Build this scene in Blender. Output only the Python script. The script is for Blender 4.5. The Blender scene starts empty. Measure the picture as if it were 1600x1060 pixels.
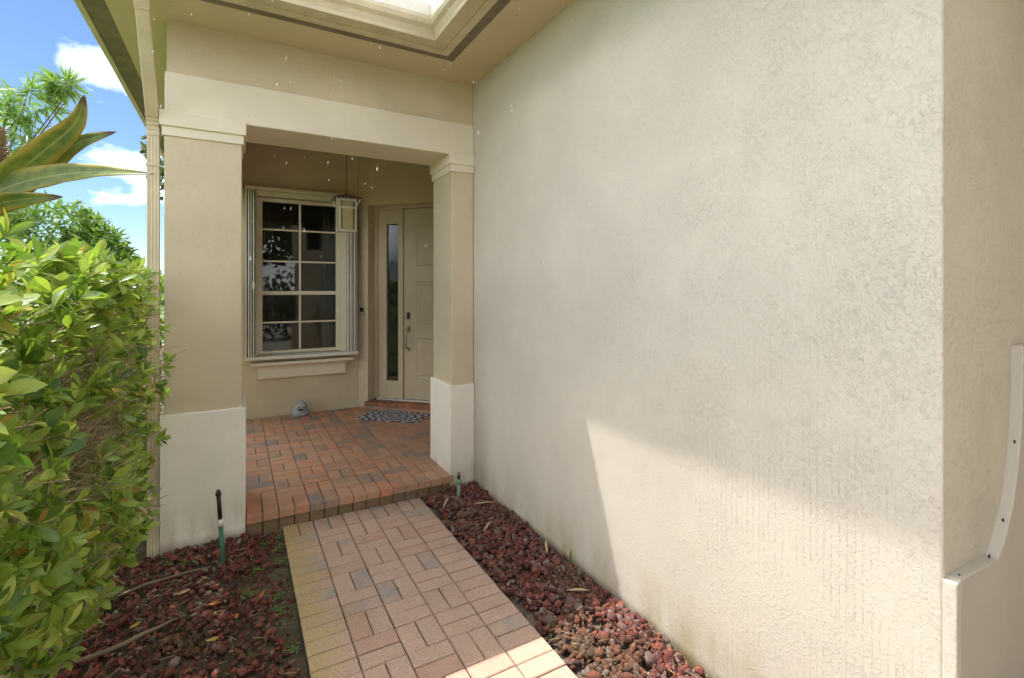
import bpy, math, random
import numpy as np
from mathutils import Vector, Matrix, Euler

# ------------------------------------------------------------------ camera, sky, sun
H = 1.68                       # metres per layout unit (eye height)
SC = bpy.context.scene
COL = SC.collection
YAW = math.atan(430.0 / 768.0)
cam = bpy.data.cameras.new('camera')
cam.sensor_width = 36.0
cam.lens = 768.0 / 1600.0 * 36.0
cam.shift_y = -(530.0 - 452.0) / 1600.0
cam.clip_start = 0.02
cam.clip_end = 900.0
cam_o = bpy.data.objects.new('camera', cam)
COL.objects.link(cam_o)
cam_o.location = (0, 0, H)
cam_o.rotation_euler = (math.pi / 2, 0, -YAW)
SC.camera = cam_o

TO_SUN = Vector((-0.235, 0.345, 1.0)).normalized()
SUN_EL = math.asin(TO_SUN.z)
SUN_AZ = math.atan2(TO_SUN.x, TO_SUN.y)
world = bpy.data.worlds.new('World')
SC.world = world
world.use_nodes = True
wn, wl = world.node_tree.nodes, world.node_tree.links
wn.clear()
wo = wn.new('ShaderNodeOutputWorld')
bg = wn.new('ShaderNodeBackground')
sky = wn.new('ShaderNodeTexSky')
sky.sky_type = 'NISHITA'
sky.sun_disc = False
sky.sun_elevation = SUN_EL
sky.sun_rotation = SUN_AZ
sky.air_density = 1.0
sky.dust_density = 0.0
sky.ozone_density = 6.0
tc = wn.new('ShaderNodeTexCoord')
mpw = wn.new('ShaderNodeMapping')
mpw.inputs['Scale'].default_value = (1.0, 1.0, 2.0)
mpw.inputs['Location'].default_value = (1.22, -1.15, -0.77)
cn = wn.new('ShaderNodeTexNoise')
cn.inputs['Scale'].default_value = 1.9
cn.inputs['Detail'].default_value = 8.0
cn.inputs['Roughness'].default_value = 0.55
crp = wn.new('ShaderNodeValToRGB')
crp.color_ramp.elements[0].position = 0.45
crp.color_ramp.elements[0].color = (0, 0, 0, 1)
crp.color_ramp.elements[1].position = 0.64
crp.color_ramp.elements[1].color = (0.92, 0.92, 0.92, 1)
mixw = wn.new('ShaderNodeMix')
mixw.data_type = 'RGBA'
mixw.inputs[7].default_value = (44.0, 44.3, 45.0, 1)
wl.new(tc.outputs['Generated'], mpw.inputs['Vector'])
wl.new(mpw.outputs['Vector'], cn.inputs['Vector'])
wl.new(cn.outputs['Fac'], crp.inputs['Fac'])
wl.new(crp.outputs['Color'], mixw.inputs[0])
wl.new(sky.outputs['Color'], mixw.inputs[6])
wl.new(mixw.outputs[2], bg.inputs['Color'])
bg.inputs['Strength'].default_value = 0.05
wl.new(bg.outputs['Background'], wo.inputs['Surface'])

sl = bpy.data.lights.new('sun', 'SUN')
sl.energy = 2.0
sl.angle = math.radians(0.6)
sl.color = (1.0, 0.965, 0.91)
so = bpy.data.objects.new('sun', sl)
COL.objects.link(so)
so.rotation_euler = TO_SUN.to_track_quat('Z', 'Y').to_euler()
so.location = (0, 0, 12)

SC.view_settings.view_transform = 'Standard'
SC.view_settings.look = 'None'
SC.view_settings.gamma = 1.0
SC.view_settings.exposure = 1.78
SC.view_settings.use_curve_mapping = False
SC.cycles.max_bounces = 10
SC.cycles.diffuse_bounces = 6

rng = random.Random(7)
nrg = np.random.default_rng(11)

# ------------------------------------------------------------------ materials
def new_mat(name):
    m = bpy.data.materials.new(name)
    m.use_nodes = True
    nt = m.node_tree
    nt.nodes.clear()
    out = nt.nodes.new('ShaderNodeOutputMaterial')
    b = nt.nodes.new('ShaderNodeBsdfPrincipled')
    nt.links.new(b.outputs[0], out.inputs['Surface'])
    return m, nt, b, out

def N(nt, kind, **kw):
    n = nt.nodes.new(kind)
    for k, v in kw.items():
        setattr(n, k, v)
    return n

def noise(nt, vec, scale, detail=3, rough=0.55, dist=0.0):
    n = N(nt, 'ShaderNodeTexNoise')
    n.inputs['Scale'].default_value = scale
    n.inputs['Detail'].default_value = detail
    n.inputs['Roughness'].default_value = rough
    n.inputs['Distortion'].default_value = dist
    if vec is not None:
        nt.links.new(vec, n.inputs['Vector'])
    return n.outputs['Fac']

def ramp(nt, fac, stops, interp='LINEAR'):
    r = N(nt, 'ShaderNodeValToRGB')
    r.color_ramp.interpolation = interp
    while len(r.color_ramp.elements) < len(stops):
        r.color_ramp.elements.new(0.5)
    for e, (p, c) in zip(r.color_ramp.elements, stops):
        e.position = p
        e.color = (c, c, c, 1) if isinstance(c, (int, float)) else (*c, 1)
    nt.links.new(fac, r.inputs['Fac'])
    return r.outputs['Color']

def mixc(nt, fac, a, b, mode='MIX'):
    m = N(nt, 'ShaderNodeMix')
    m.data_type = 'RGBA'
    m.blend_type = mode
    for sock, v in ((m.inputs[0], fac), (m.inputs[6], a), (m.inputs[7], b)):
        if isinstance(v, (int, float)):
            sock.default_value = v
        elif isinstance(v, tuple):
            sock.default_value = (*v, 1)
        else:
            nt.links.new(v, sock)
    return m.outputs[2]

def math_(nt, op, a, b=None, clamp=False):
    m = N(nt, 'ShaderNodeMath', operation=op)
    m.use_clamp = clamp
    for sock, v in ((m.inputs[0], a), (m.inputs[1], b)):
        if v is None:
            continue
        if isinstance(v, (int, float)):
            sock.default_value = v
        else:
            nt.links.new(v, sock)
    return m.outputs[0]

def pos(nt):
    return N(nt, 'ShaderNodeNewGeometry').outputs['Position']

def mapped(nt, vec, scale):
    mp = N(nt, 'ShaderNodeMapping')
    mp.inputs['Scale'].default_value = scale
    nt.links.new(vec, mp.inputs['Vector'])
    return mp.outputs['Vector']

def bump(nt, b, height, strength, dist, prev=None):
    bp = N(nt, 'ShaderNodeBump')
    bp.inputs['Strength'].default_value = strength
    bp.inputs['Distance'].default_value = dist
    nt.links.new(height, bp.inputs['Height'])
    if prev is not None:
        nt.links.new(prev, bp.inputs['Normal'])
    nt.links.new(bp.outputs['Normal'], b.inputs['Normal'])
    return bp.outputs['Normal']

def stucco(name, col, relief=1.0, heavy=0.0, stain=False, rough=0.75):
    """painted knock-down stucco; heavy adds trowel-dragged vertical ridges near the front corner"""
    m, nt, b, _ = new_mat(name)
    p = pos(nt)
    big = noise(nt, p, 1.7, 4)
    c = mixc(nt, ramp(nt, big, [(0.3, 0.0), (0.7, 1.0)]), tuple(x * 0.93 for x in col), tuple(min(1, x * 1.05) for x in col))
    fine = noise(nt, p, 9.0, 5, 0.65)
    c = mixc(nt, ramp(nt, fine, [(0.35, 0.0), (0.75, 0.35)]), c, tuple(x * 0.86 for x in col))
    sep = N(nt, 'ShaderNodeSeparateXYZ')
    nt.links.new(p, sep.inputs[0])
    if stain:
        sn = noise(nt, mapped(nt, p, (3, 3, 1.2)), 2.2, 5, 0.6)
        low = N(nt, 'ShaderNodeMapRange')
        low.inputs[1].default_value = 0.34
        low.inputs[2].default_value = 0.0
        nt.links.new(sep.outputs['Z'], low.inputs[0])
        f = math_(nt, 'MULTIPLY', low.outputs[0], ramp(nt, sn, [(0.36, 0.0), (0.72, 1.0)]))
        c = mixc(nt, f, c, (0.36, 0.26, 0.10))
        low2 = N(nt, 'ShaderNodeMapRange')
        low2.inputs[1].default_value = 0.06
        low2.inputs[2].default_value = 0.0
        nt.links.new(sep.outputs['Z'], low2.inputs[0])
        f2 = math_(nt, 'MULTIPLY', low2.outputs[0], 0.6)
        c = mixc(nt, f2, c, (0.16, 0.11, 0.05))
    nt.links.new(c, b.inputs['Base Color'])
    b.inputs['Roughness'].default_value = rough
    b.inputs['Specular IOR Level'].default_value = 0.3
    # crisp-edged flattened lumps
    warp = N(nt, 'ShaderNodeVectorMath', operation='ADD')
    wnz = N(nt, 'ShaderNodeTexNoise')
    wnz.inputs['Scale'].default_value = 14.0
    wnz.inputs['Detail'].default_value = 2.0
    nt.links.new(p, wnz.inputs['Vector'])
    ws = N(nt, 'ShaderNodeVectorMath', operation='SCALE')
    ws.inputs['Scale'].default_value = 0.05
    nt.links.new(wnz.outputs['Color'], ws.inputs[0])
    nt.links.new(p, warp.inputs[0])
    nt.links.new(ws.outputs[0], warp.inputs[1])
    wp = warp.outputs[0]
    k1 = ramp(nt, noise(nt, p, 60.0, 5, 0.68), [(0.53, 0.0), (0.60, 1.0)])
    k2 = ramp(nt, noise(nt, p, 120.0, 3, 0.6), [(0.48, 0.0), (0.60, 1.0)])
    grain = noise(nt, p, 300.0, 3, 0.6)
    patch = ramp(nt, noise(nt, p, 4.2, 4, 0.6), [(0.34, 0.35), (0.62, 1.0)])
    patch2 = ramp(nt, noise(nt, p, 2.1, 3, 0.55), [(0.38, 0.25), (0.60, 1.0)])
    h = math_(nt, 'ADD', math_(nt, 'MULTIPLY', math_(nt, 'MULTIPLY', k1, patch), 0.46), math_(nt, 'MULTIPLY', math_(nt, 'MULTIPLY', k2, patch2), 0.34))
    if heavy > 0:
        sm_ = N(nt, 'ShaderNodeMapRange')
        sm_.inputs[1].default_value = 3.6
        sm_.inputs[2].default_value = 1.5
        sm_.inputs[3].default_value = 0.4
        nt.links.new(sep.outputs['Y'], sm_.inputs[0])
        h = math_(nt, 'MULTIPLY', h, sm_.outputs[0])
    h = math_(nt, 'ADD', h, math_(nt, 'MULTIPLY', grain, 0.12))
    if heavy > 0:
        wob = math_(nt, 'MULTIPLY', noise(nt, mapped(nt, p, (1, 1, 0.12)), 6.0, 2, 0.5), 14.0)
        comb = math_(nt, 'SINE', math_(nt, 'ADD', math_(nt, 'MULTIPLY', sep.outputs['Y'], 2 * math.pi / 0.024), wob))
        comb = ramp(nt, comb, [(0.70, 0.0), (0.95, 1.0)])
        comb = math_(nt, 'MULTIPLY', comb, ramp(nt, noise(nt, p, 75.0, 4, 0.7), [(0.47, 0.0), (0.53, 1.0)]))
        vm = ramp(nt, noise(nt, mapped(nt, p, (1, 1, 0.6)), 2.6, 4, 0.6), [(0.42, 0.0), (0.55, 1.0)])
        lowm = N(nt, 'ShaderNodeMapRange')
        lowm.inputs[1].default_value = 1.9
        lowm.inputs[2].default_value = 0.9
        lowm.inputs[3].default_value = 0.0
        nt.links.new(sep.outputs['Z'], lowm.inputs[0])
        near = N(nt, 'ShaderNodeMapRange')
        near.inputs[1].default_value = 2.0
        near.inputs[2].default_value = 1.1
        nt.links.new(sep.outputs['Y'], near.inputs[0])
        ridge = math_(nt, 'MULTIPLY', math_(nt, 'MULTIPLY', comb, vm), lowm.outputs[0])
        crumbs = math_(nt, 'MULTIPLY', ramp(nt, noise(nt, p, 44.0, 6, 0.72), [(0.56, 0.0), (0.61, 1.0)]), patch)
        r2 = math_(nt, 'ADD', math_(nt, 'MULTIPLY', ridge, 0.95), math_(nt, 'MULTIPLY', crumbs, 0.45))
        h = math_(nt, 'ADD', h, math_(nt, 'MULTIPLY', math_(nt, 'MULTIPLY', r2, near.outputs[0]), heavy))
    bump(nt, b, h, min(1.0, 0.9 * relief), 0.0024)
    return m

def plain(name, col, rough=0.5, metal=0.0, var=0.08, bscale=60.0, bstr=0.08, spec=0.4):
    m, nt, b, _ = new_mat(name)
    p = pos(nt)
    n = noise(nt, p, 6.0, 5, 0.6)
    c = mixc(nt, ramp(nt, n, [(0.3, 0.0), (0.7, 1.0)]), tuple(x * (1 - var) for x in col), tuple(min(1, x * (1 + var)) for x in col))
    nt.links.new(c, b.inputs['Base Color'])
    b.inputs['Roughness'].default_value = rough
    b.inputs['Metallic'].default_value = metal
    b.inputs['Specular IOR Level'].default_value = spec
    bump(nt, b, noise(nt, p, bscale, 4), bstr, 0.002)
    return m

def attr(nt, name='tint'):
    a = N(nt, 'ShaderNodeAttribute')
    a.attribute_name = name
    return a.outputs['Fac']

def tint(nt):
    oi = N(nt, 'ShaderNodeObjectInfo')
    s = math_(nt, 'ADD', attr(nt), oi.outputs['Random'])
    return math_(nt, 'FRACT', s), oi

def brick_mat(name, stops, algae=False, gritty=1.0, spread=0.8):
    m, nt, b, _ = new_mat(name)
    p = pos(nt)
    t, oi = tint(nt)
    blotch = noise(nt, p, 9.0, 3, 0.6)
    tt = math_(nt, 'ADD', t, math_(nt, 'MULTIPLY', math_(nt, 'SUBTRACT', blotch, 0.5), spread))
    c = ramp(nt, tt, stops)
    sp = noise(nt, p, 190.0, 4, 0.75)
    c = mixc(nt, ramp(nt, sp, [(0.36, 0.75 * gritty), (0.48, 0.0)]), c, (0.13, 0.08, 0.055))
    c = mixc(nt, ramp(nt, sp, [(0.53, 0.0), (0.66, 0.6 * gritty)]), c, (0.62, 0.47, 0.36))
    dirt = noise(nt, p, 2.1, 5, 0.65)
    c = mixc(nt, ramp(nt, dirt, [(0.50, 0.0), (0.80, 0.4)]), c, (0.20, 0.13, 0.08))
    if algae:
        sep = N(nt, 'ShaderNodeSeparateXYZ')
        nt.links.new(p, sep.inputs[0])
        mr = N(nt, 'ShaderNodeMapRange')
        mr.inputs[1].default_value = 0.295 * H
        mr.inputs[2].default_value = 0.20 * H
        wob = math_(nt, 'ADD', sep.outputs['X'], math_(nt, 'MULTIPLY', math_(nt, 'SUBTRACT', noise(nt, p, 5.0, 4, 0.6), 0.5), 0.34))
        nt.links.new(wob, mr.inputs[0])
        c = mixc(nt, math_(nt, 'MULTIPLY', math_(nt, 'MULTIPLY', mr.outputs[0], ramp(nt, noise(nt, p, 11.0, 5, 0.7), [(0.30, 0.45), (0.60, 1.0)])), 0.72), c, mixc(nt, ramp(nt, sp, [(0.4, 0.0), (0.6, 1.0)]), (0.34, 0.25, 0.08), (0.58, 0.43, 0.17)))
    nt.links.new(c, b.inputs['Base Color'])
    b.inputs['Roughness'].default_value = 0.72
    b.inputs['Specular IOR Level'].default_value = 0.3
    h = math_(nt, 'ADD', math_(nt, 'MULTIPLY', sp, 0.6), noise(nt, p, 70.0, 4, 0.6))
    bump(nt, b, h, 0.5, 0.003)
    return m

def leaf_mat(name, stops, trans=0.4, rough=0.35):
    m, nt, b, out = new_mat(name)
    t, oi = tint(nt)
    p = pos(nt)
    c = ramp(nt, t, stops)
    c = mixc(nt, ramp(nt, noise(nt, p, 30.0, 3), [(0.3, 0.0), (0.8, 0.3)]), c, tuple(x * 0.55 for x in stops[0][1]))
    nt.links.new(c, b.inputs['Base Color'])
    b.inputs['Roughness'].default_value = rough
    b.inputs['Specular IOR Level'].default_value = 0.45
    tr = N(nt, 'ShaderNodeBsdfTranslucent')
    tc2 = mixc(nt, 1.0, c, (1.0, 1.15, 0.5), 'MULTIPLY')
    nt.links.new(tc2, tr.inputs['Color'])
    ms = N(nt, 'ShaderNodeMixShader')
    ms.inputs[0].default_value = trans
    nt.links.new(b.outputs[0], ms.inputs[1])
    nt.links.new(tr.outputs[0], ms.inputs[2])
    nt.links.new(ms.outputs[0], out.inputs['Surface'])
    return m

def glass_mat(name, tcol=(0.55, 0.58, 0.56)):
    m, nt, b, out = new_mat(name)
    nt.nodes.remove(b)
    g = N(nt, 'ShaderNodeBsdfGlossy')
    g.inputs['Roughness'].default_value = 0.015
    t = N(nt, 'ShaderNodeBsdfTransparent')
    t.inputs['Color'].default_value = (*tcol, 1)
    fr = N(nt, 'ShaderNodeFresnel')
    fr.inputs['IOR'].default_value = 1.5
    p = pos(nt)
    bp = N(nt, 'ShaderNodeBump')
    bp.inputs['Strength'].default_value = 0.05
    bp.inputs['Distance'].default_value = 0.01
    nt.links.new(noise(nt, p, 3.0, 2), bp.inputs['Height'])
    nt.links.new(bp.outputs[0], g.inputs['Normal'])
    ms = N(nt, 'ShaderNodeMixShader')
    nt.links.new(fr.outputs[0], ms.inputs[0])
    nt.links.new(t.outputs[0], ms.inputs[1])
    nt.links.new(g.outputs[0], ms.inputs[2])
    nt.links.new(ms.outputs[0], out.inputs['Surface'])
    return m

def soil_mat(name, dark, light, moss=None):
    m, nt, b, _ = new_mat(name)
    p = pos(nt)
    n = noise(nt, p, 7.0, 6, 0.65)
    c = ramp(nt, n, [(0.3, dark), (0.7, light)])
    if moss:
        c = mixc(nt, ramp(nt, noise(nt, p, 3.0, 5, 0.65), [(0.46, 0.0), (0.66, 0.75)]), c, moss)
    nt.links.new(c, b.inputs['Base Color'])
    b.inputs['Roughness'].default_value = 0.95
    bump(nt, b, noise(nt, p, 60.0, 6, 0.7), 0.9, 0.012)
    return m

PAINT = (0.60, 0.505, 0.345)
TRIMC = (0.84, 0.775, 0.655)
M = {}
M['stucco_wall'] = stucco('stucco_wall', (0.615, 0.555, 0.455), 0.9, 1.0, True)
M['stucco'] = stucco('stucco', PAINT, 0.85)
M['trim'] = stucco('trim_stucco', TRIMC, 0.18, 0, True)
M['end_trim'] = stucco('end_trim_stucco', (0.50, 0.455, 0.38), 0.18, 0, False)
M['band'] = stucco('band_stucco', (0.73, 0.65, 0.505), 0.22)
M['soffit'] = stucco('soffit', (0.62, 0.51, 0.345), 0.2)
M['vent_shade'] = plain('vent_shade', (0.20, 0.165, 0.11), 0.8, 0, 0.25, 240, 0.6)
M['gutter'] = plain('gutter', (0.60, 0.51, 0.345), 0.45, 0, 0.12, 25, 0.1)
M['white'] = plain('white_aluminium', (0.72, 0.68, 0.58), 0.4, 0, 0.08)
M['frame'] = plain('window_frame', (0.66, 0.60, 0.46), 0.45, 0, 0.06)
M['door'] = plain('door_paint', (0.50, 0.405, 0.275), 0.5, 0, 0.05)
M['dark'] = plain('dark_gap', (0.03, 0.027, 0.022), 0.8)
M['glass'] = glass_mat('window_glass')
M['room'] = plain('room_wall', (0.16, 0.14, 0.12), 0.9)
M['bronze'] = plain('bronze', (0.10, 0.075, 0.05), 0.4, 0.7, 0.2)
M['nickel'] = plain('brushed_nickel', (0.30, 0.25, 0.17), 0.35, 0.9, 0.1)
M['black'] = plain('black_plastic', (0.018, 0.018, 0.018), 0.4)
M['grey_plastic'] = plain('grey_plastic', (0.42, 0.42, 0.40), 0.4)
M['green_pvc'] = plain('green_pipe', (0.055, 0.17, 0.115), 0.5, 0, 0.2)
M['pale_green'] = plain('pale_green_pipe', (0.20, 0.36, 0.26), 0.5, 0, 0.2)
M['lantern_metal'] = plain('lantern_metal', (0.66, 0.63, 0.50), 0.4, 0.1, 0.15)
M['amber'] = plain('lantern_glass', (0.46, 0.42, 0.22), 0.3, 0, 0.15, 40, 0.2)
M['roof'] = plain('roof_tile', (0.22, 0.10, 0.06), 0.8, 0, 0.2)
M['concrete'] = plain('concrete', (0.52, 0.47, 0.40), 0.85, 0, 0.1, 80, 0.3)
M['path_brick'] = brick_mat('path_brick', [(0.0, (0.38, 0.31, 0.265)), (0.05, (0.45, 0.335, 0.265)), (0.15, (0.53, 0.355, 0.26)), (0.65, (0.56, 0.38, 0.28)), (1.0, (0.50, 0.305, 0.215))], True, 1.0, 0.6)
M['porch_brick'] = brick_mat('porch_brick', [(0.0, (0.24, 0.20, 0.175)), (0.13, (0.33, 0.225, 0.165)), (0.33, (0.45, 0.25, 0.15)), (0.65, (0.50, 0.29, 0.18)), (0.85, (0.56, 0.24, 0.13)), (1.0, (0.40, 0.23, 0.15))], False, 0.35, 1.0)
M['step_brick'] = brick_mat('step_brick', [(0.0, (0.24, 0.10, 0.055)), (0.5, (0.42, 0.15, 0.075)), (1.0, (0.20, 0.09, 0.06))], False, 0.3)
M['riser_brick'] = brick_mat('riser_brick', [(0.0, (0.16, 0.125, 0.085)), (0.5, (0.27, 0.165, 0.09)), (1.0, (0.22, 0.155, 0.075))], False, 0.3)
M['sand'] = soil_mat('joint_sand', (0.045, 0.034, 0.022), (0.11, 0.085, 0.05), (0.06, 0.07, 0.02))
M['soil'] = soil_mat('soil', (0.035, 0.024, 0.016), (0.11, 0.078, 0.05))
M['moss_soil'] = soil_mat('moss_soil', (0.045, 0.033, 0.020), (0.15, 0.105, 0.065), (0.095, 0.10, 0.028))
M['bed_sand'] = soil_mat('bed_sand', (0.09, 0.065, 0.04), (0.25, 0.19, 0.13))
M['lawn'] = soil_mat('lawn', (0.05, 0.09, 0.02), (0.10, 0.16, 0.035))
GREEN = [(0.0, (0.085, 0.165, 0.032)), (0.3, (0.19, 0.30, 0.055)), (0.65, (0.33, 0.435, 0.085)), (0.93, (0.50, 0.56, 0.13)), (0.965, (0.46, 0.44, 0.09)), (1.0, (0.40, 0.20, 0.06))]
M['leaf'] = leaf_mat('hedge_leaf', GREEN, 0.45, 0.30)
M['bamboo'] = leaf_mat('bamboo_leaf', [(0.0, (0.10, 0.20, 0.04)), (0.5, (0.22, 0.35, 0.08)), (1.0, (0.40, 0.50, 0.18))], 0.4, 0.4)
M['tree_leaf'] = leaf_mat('tree_leaf', [(0.0, (0.07, 0.10, 0.03)), (0.6, (0.14, 0.17, 0.055)), (1.0, (0.23, 0.22, 0.09))], 0.3, 0.5)
M['weed'] = leaf_mat('weed_leaf', [(0.0, (0.08, 0.20, 0.03)), (1.0, (0.20, 0.36, 0.06))], 0.35, 0.5)
M['twig'] = plain('twig', (0.33, 0.23, 0.15), 0.85, 0, 0.4)
M['bark'] = plain('bark', (0.13, 0.10, 0.06), 0.9, 0, 0.4, 60, 0.8)
M['root'] = plain('root_wood', (0.19, 0.145, 0.09), 0.9, 0, 0.35, 90, 0.7)
M['straw'] = plain('dry_leaf', (0.48, 0.36, 0.20), 0.8, 0, 0.25)
M['orange_leaf'] = plain('orange_leaf', (0.42, 0.15, 0.03), 0.6, 0, 0.3)
M['yellow_leaf'] = plain('yellow_leaf', (0.46, 0.30, 0.05), 0.6, 0, 0.3)
M['stone'] = plain('carved_stone', (0.33, 0.345, 0.35), 0.9, 0, 0.3, 120, 0.6)
M['stone_light'] = plain('carved_stone_pale', (0.46, 0.47, 0.46), 0.9, 0, 0.2, 120, 0.4)
M['stone_dark'] = plain('stone_recess', (0.03, 0.03, 0.028), 0.9)

def lava():
    m, nt, b, _ = new_mat('lava_rock')
    t, oi = tint(nt)
    p = pos(nt)
    c = ramp(nt, t, [(0.0, (0.09, 0.036, 0.030)), (0.3, (0.19, 0.052, 0.036)), (0.55, (0.27, 0.075, 0.048)), (0.74, (0.34, 0.115, 0.072)), (0.84, (0.19, 0.095, 0.09)), (0.93, (0.27, 0.15, 0.125)), (1.0, (0.36, 0.27, 0.22))])
    c = mixc(nt, ramp(nt, noise(nt, p, 120.0, 4, 0.7), [(0.4, 0.7), (0.55, 0.0)]), c, (0.03, 0.013, 0.011))
    c = mixc(nt, ramp(nt, noise(nt, p, 2.4, 4, 0.6), [(0.50, 0.0), (0.72, 0.65)]), c, (0.085, 0.08, 0.03))
    nt.links.new(c, b.inputs['Base Color'])
    b.inputs['Roughness'].default_value = 0.8
    b.inputs['Specular IOR Level'].default_value = 0.35
    bump(nt, b, noise(nt, p, 170.0, 5, 0.75), 1.0, 0.006)
    return m
M['lava'] = lava()

def mat_pattern():
    m, nt, b, _ = new_mat('mat_pattern')
    tco = N(nt, 'ShaderNodeTexCoord')
    sep = N(nt, 'ShaderNodeSeparateXYZ')
    nt.links.new(tco.outputs['Object'], sep.inputs[0])
    x = math_(nt, 'DIVIDE', sep.outputs['X'], 0.46)
    y = math_(nt, 'DIVIDE', sep.outputs['Y'], 0.30)
    r = math_(nt, 'SQRT', math_(nt, 'ADD', math_(nt, 'POWER', x, 2.0), math_(nt, 'POWER', y, 2.0)))
    a = math_(nt, 'ARCTAN2', y, x)
    pet = math_(nt, 'SINE', math_(nt, 'MULTIPLY', a, 18.0))
    ring = math_(nt, 'SINE', math_(nt, 'ADD', math_(nt, 'MULTIPLY', r, 30.0), math_(nt, 'MULTIPLY', pet, 1.3)))
    nz = noise(nt, tco.outputs['Object'], 120.0, 3, 0.6)
    f = math_(nt, 'ADD', ring, math_(nt, 'MULTIPLY', math_(nt, 'SUBTRACT', nz, 0.5), 1.6))
    c = ramp(nt, math_(nt, 'MULTIPLY', math_(nt, 'ADD', f, 1.0), 0.5), [(0.40, (0.05, 0.048, 0.058)), (0.70, (0.52, 0.51, 0.52))])
    nt.links.new(c, b.inputs['Base Color'])
    b.inputs['Roughness'].default_value = 0.95
    bump(nt, b, nz, 0.8, 0.004)
    return m
M['mat'] = mat_pattern()

def big_leaf_mat():
    m, nt, b, out = new_mat('ginger_leaf')
    p = pos(nt)
    a = attr(nt, 'edge')       # 0 at the midrib, 1 at the margin
    ln = attr(nt, 'along')     # 0 base, 1 tip
    n = noise(nt, p, 9.0, 5, 0.6)
    g = ramp(nt, noise(nt, p, 25.0, 3), [(0.3, (0.10, 0.15, 0.025)), (0.7, (0.22, 0.27, 0.05))])
    y = math_(nt, 'ADD', math_(nt, 'MULTIPLY', a, 0.50), math_(nt, 'MULTIPLY', n, 0.7))
    c = mixc(nt, ramp(nt, y, [(0.62, 0.0), (0.82, 0.9)]), g, (0.42, 0.33, 0.06))
    c = mixc(nt, ramp(nt, y, [(0.88, 0.0), (1.0, 1.0)]), c, (0.14, 0.075, 0.035))
    c = mixc(nt, ramp(nt, math_(nt, 'ADD', ln, math_(nt, 'MULTIPLY', n, 0.12)), [(0.93, 0.0), (1.0, 1.0)]), c, (0.10, 0.05, 0.025))
    c = mixc(nt, ramp(nt, a, [(0.03, 0.6), (0.09, 0.0)]), c, (0.42, 0.44, 0.16))
    nt.links.new(c, b.inputs['Base Color'])
    b.inputs['Roughness'].default_value = 0.42
    rib = N(nt, 'ShaderNodeTexWave')
    rib.inputs['Scale'].default_value = 30.0
    rib.inputs['Distortion'].default_value = 1.0
    bump(nt, b, rib.outputs['Fac'], 0.25, 0.004)
    tr = N(nt, 'ShaderNodeBsdfTranslucent')
    nt.links.new(c, tr.inputs['Color'])
    ms = N(nt, 'ShaderNodeMixShader')
    ms.inputs[0].default_value = 0.3
    nt.links.new(b.outputs[0], ms.inputs[1])
    nt.links.new(tr.outputs[0], ms.inputs[2])
    nt.links.new(ms.outputs[0], out.inputs['Surface'])
    return m
M['ginger'] = big_leaf_mat()

# ------------------------------------------------------------------ mesh helpers (layout units, scaled by H)
def tag(o, label=None, cat=None, group=None, kind=None):
    if label: o['label'] = label
    if cat: o['category'] = cat
    if group: o['group'] = group
    if kind: o['kind'] = kind
    return o

def empty(name, loc, label=None, cat=None, group=None):
    o = bpy.data.objects.new(name, None)
    COL.objects.link(o)
    o.location = Vector(loc) * H
    o.empty_display_size = 0.1
    return tag(o, label, cat, group)

def world_loc(o):
    v = Vector((0, 0, 0))
    while o is not None:
        v += o.location
        o = o.parent
    return v

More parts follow.
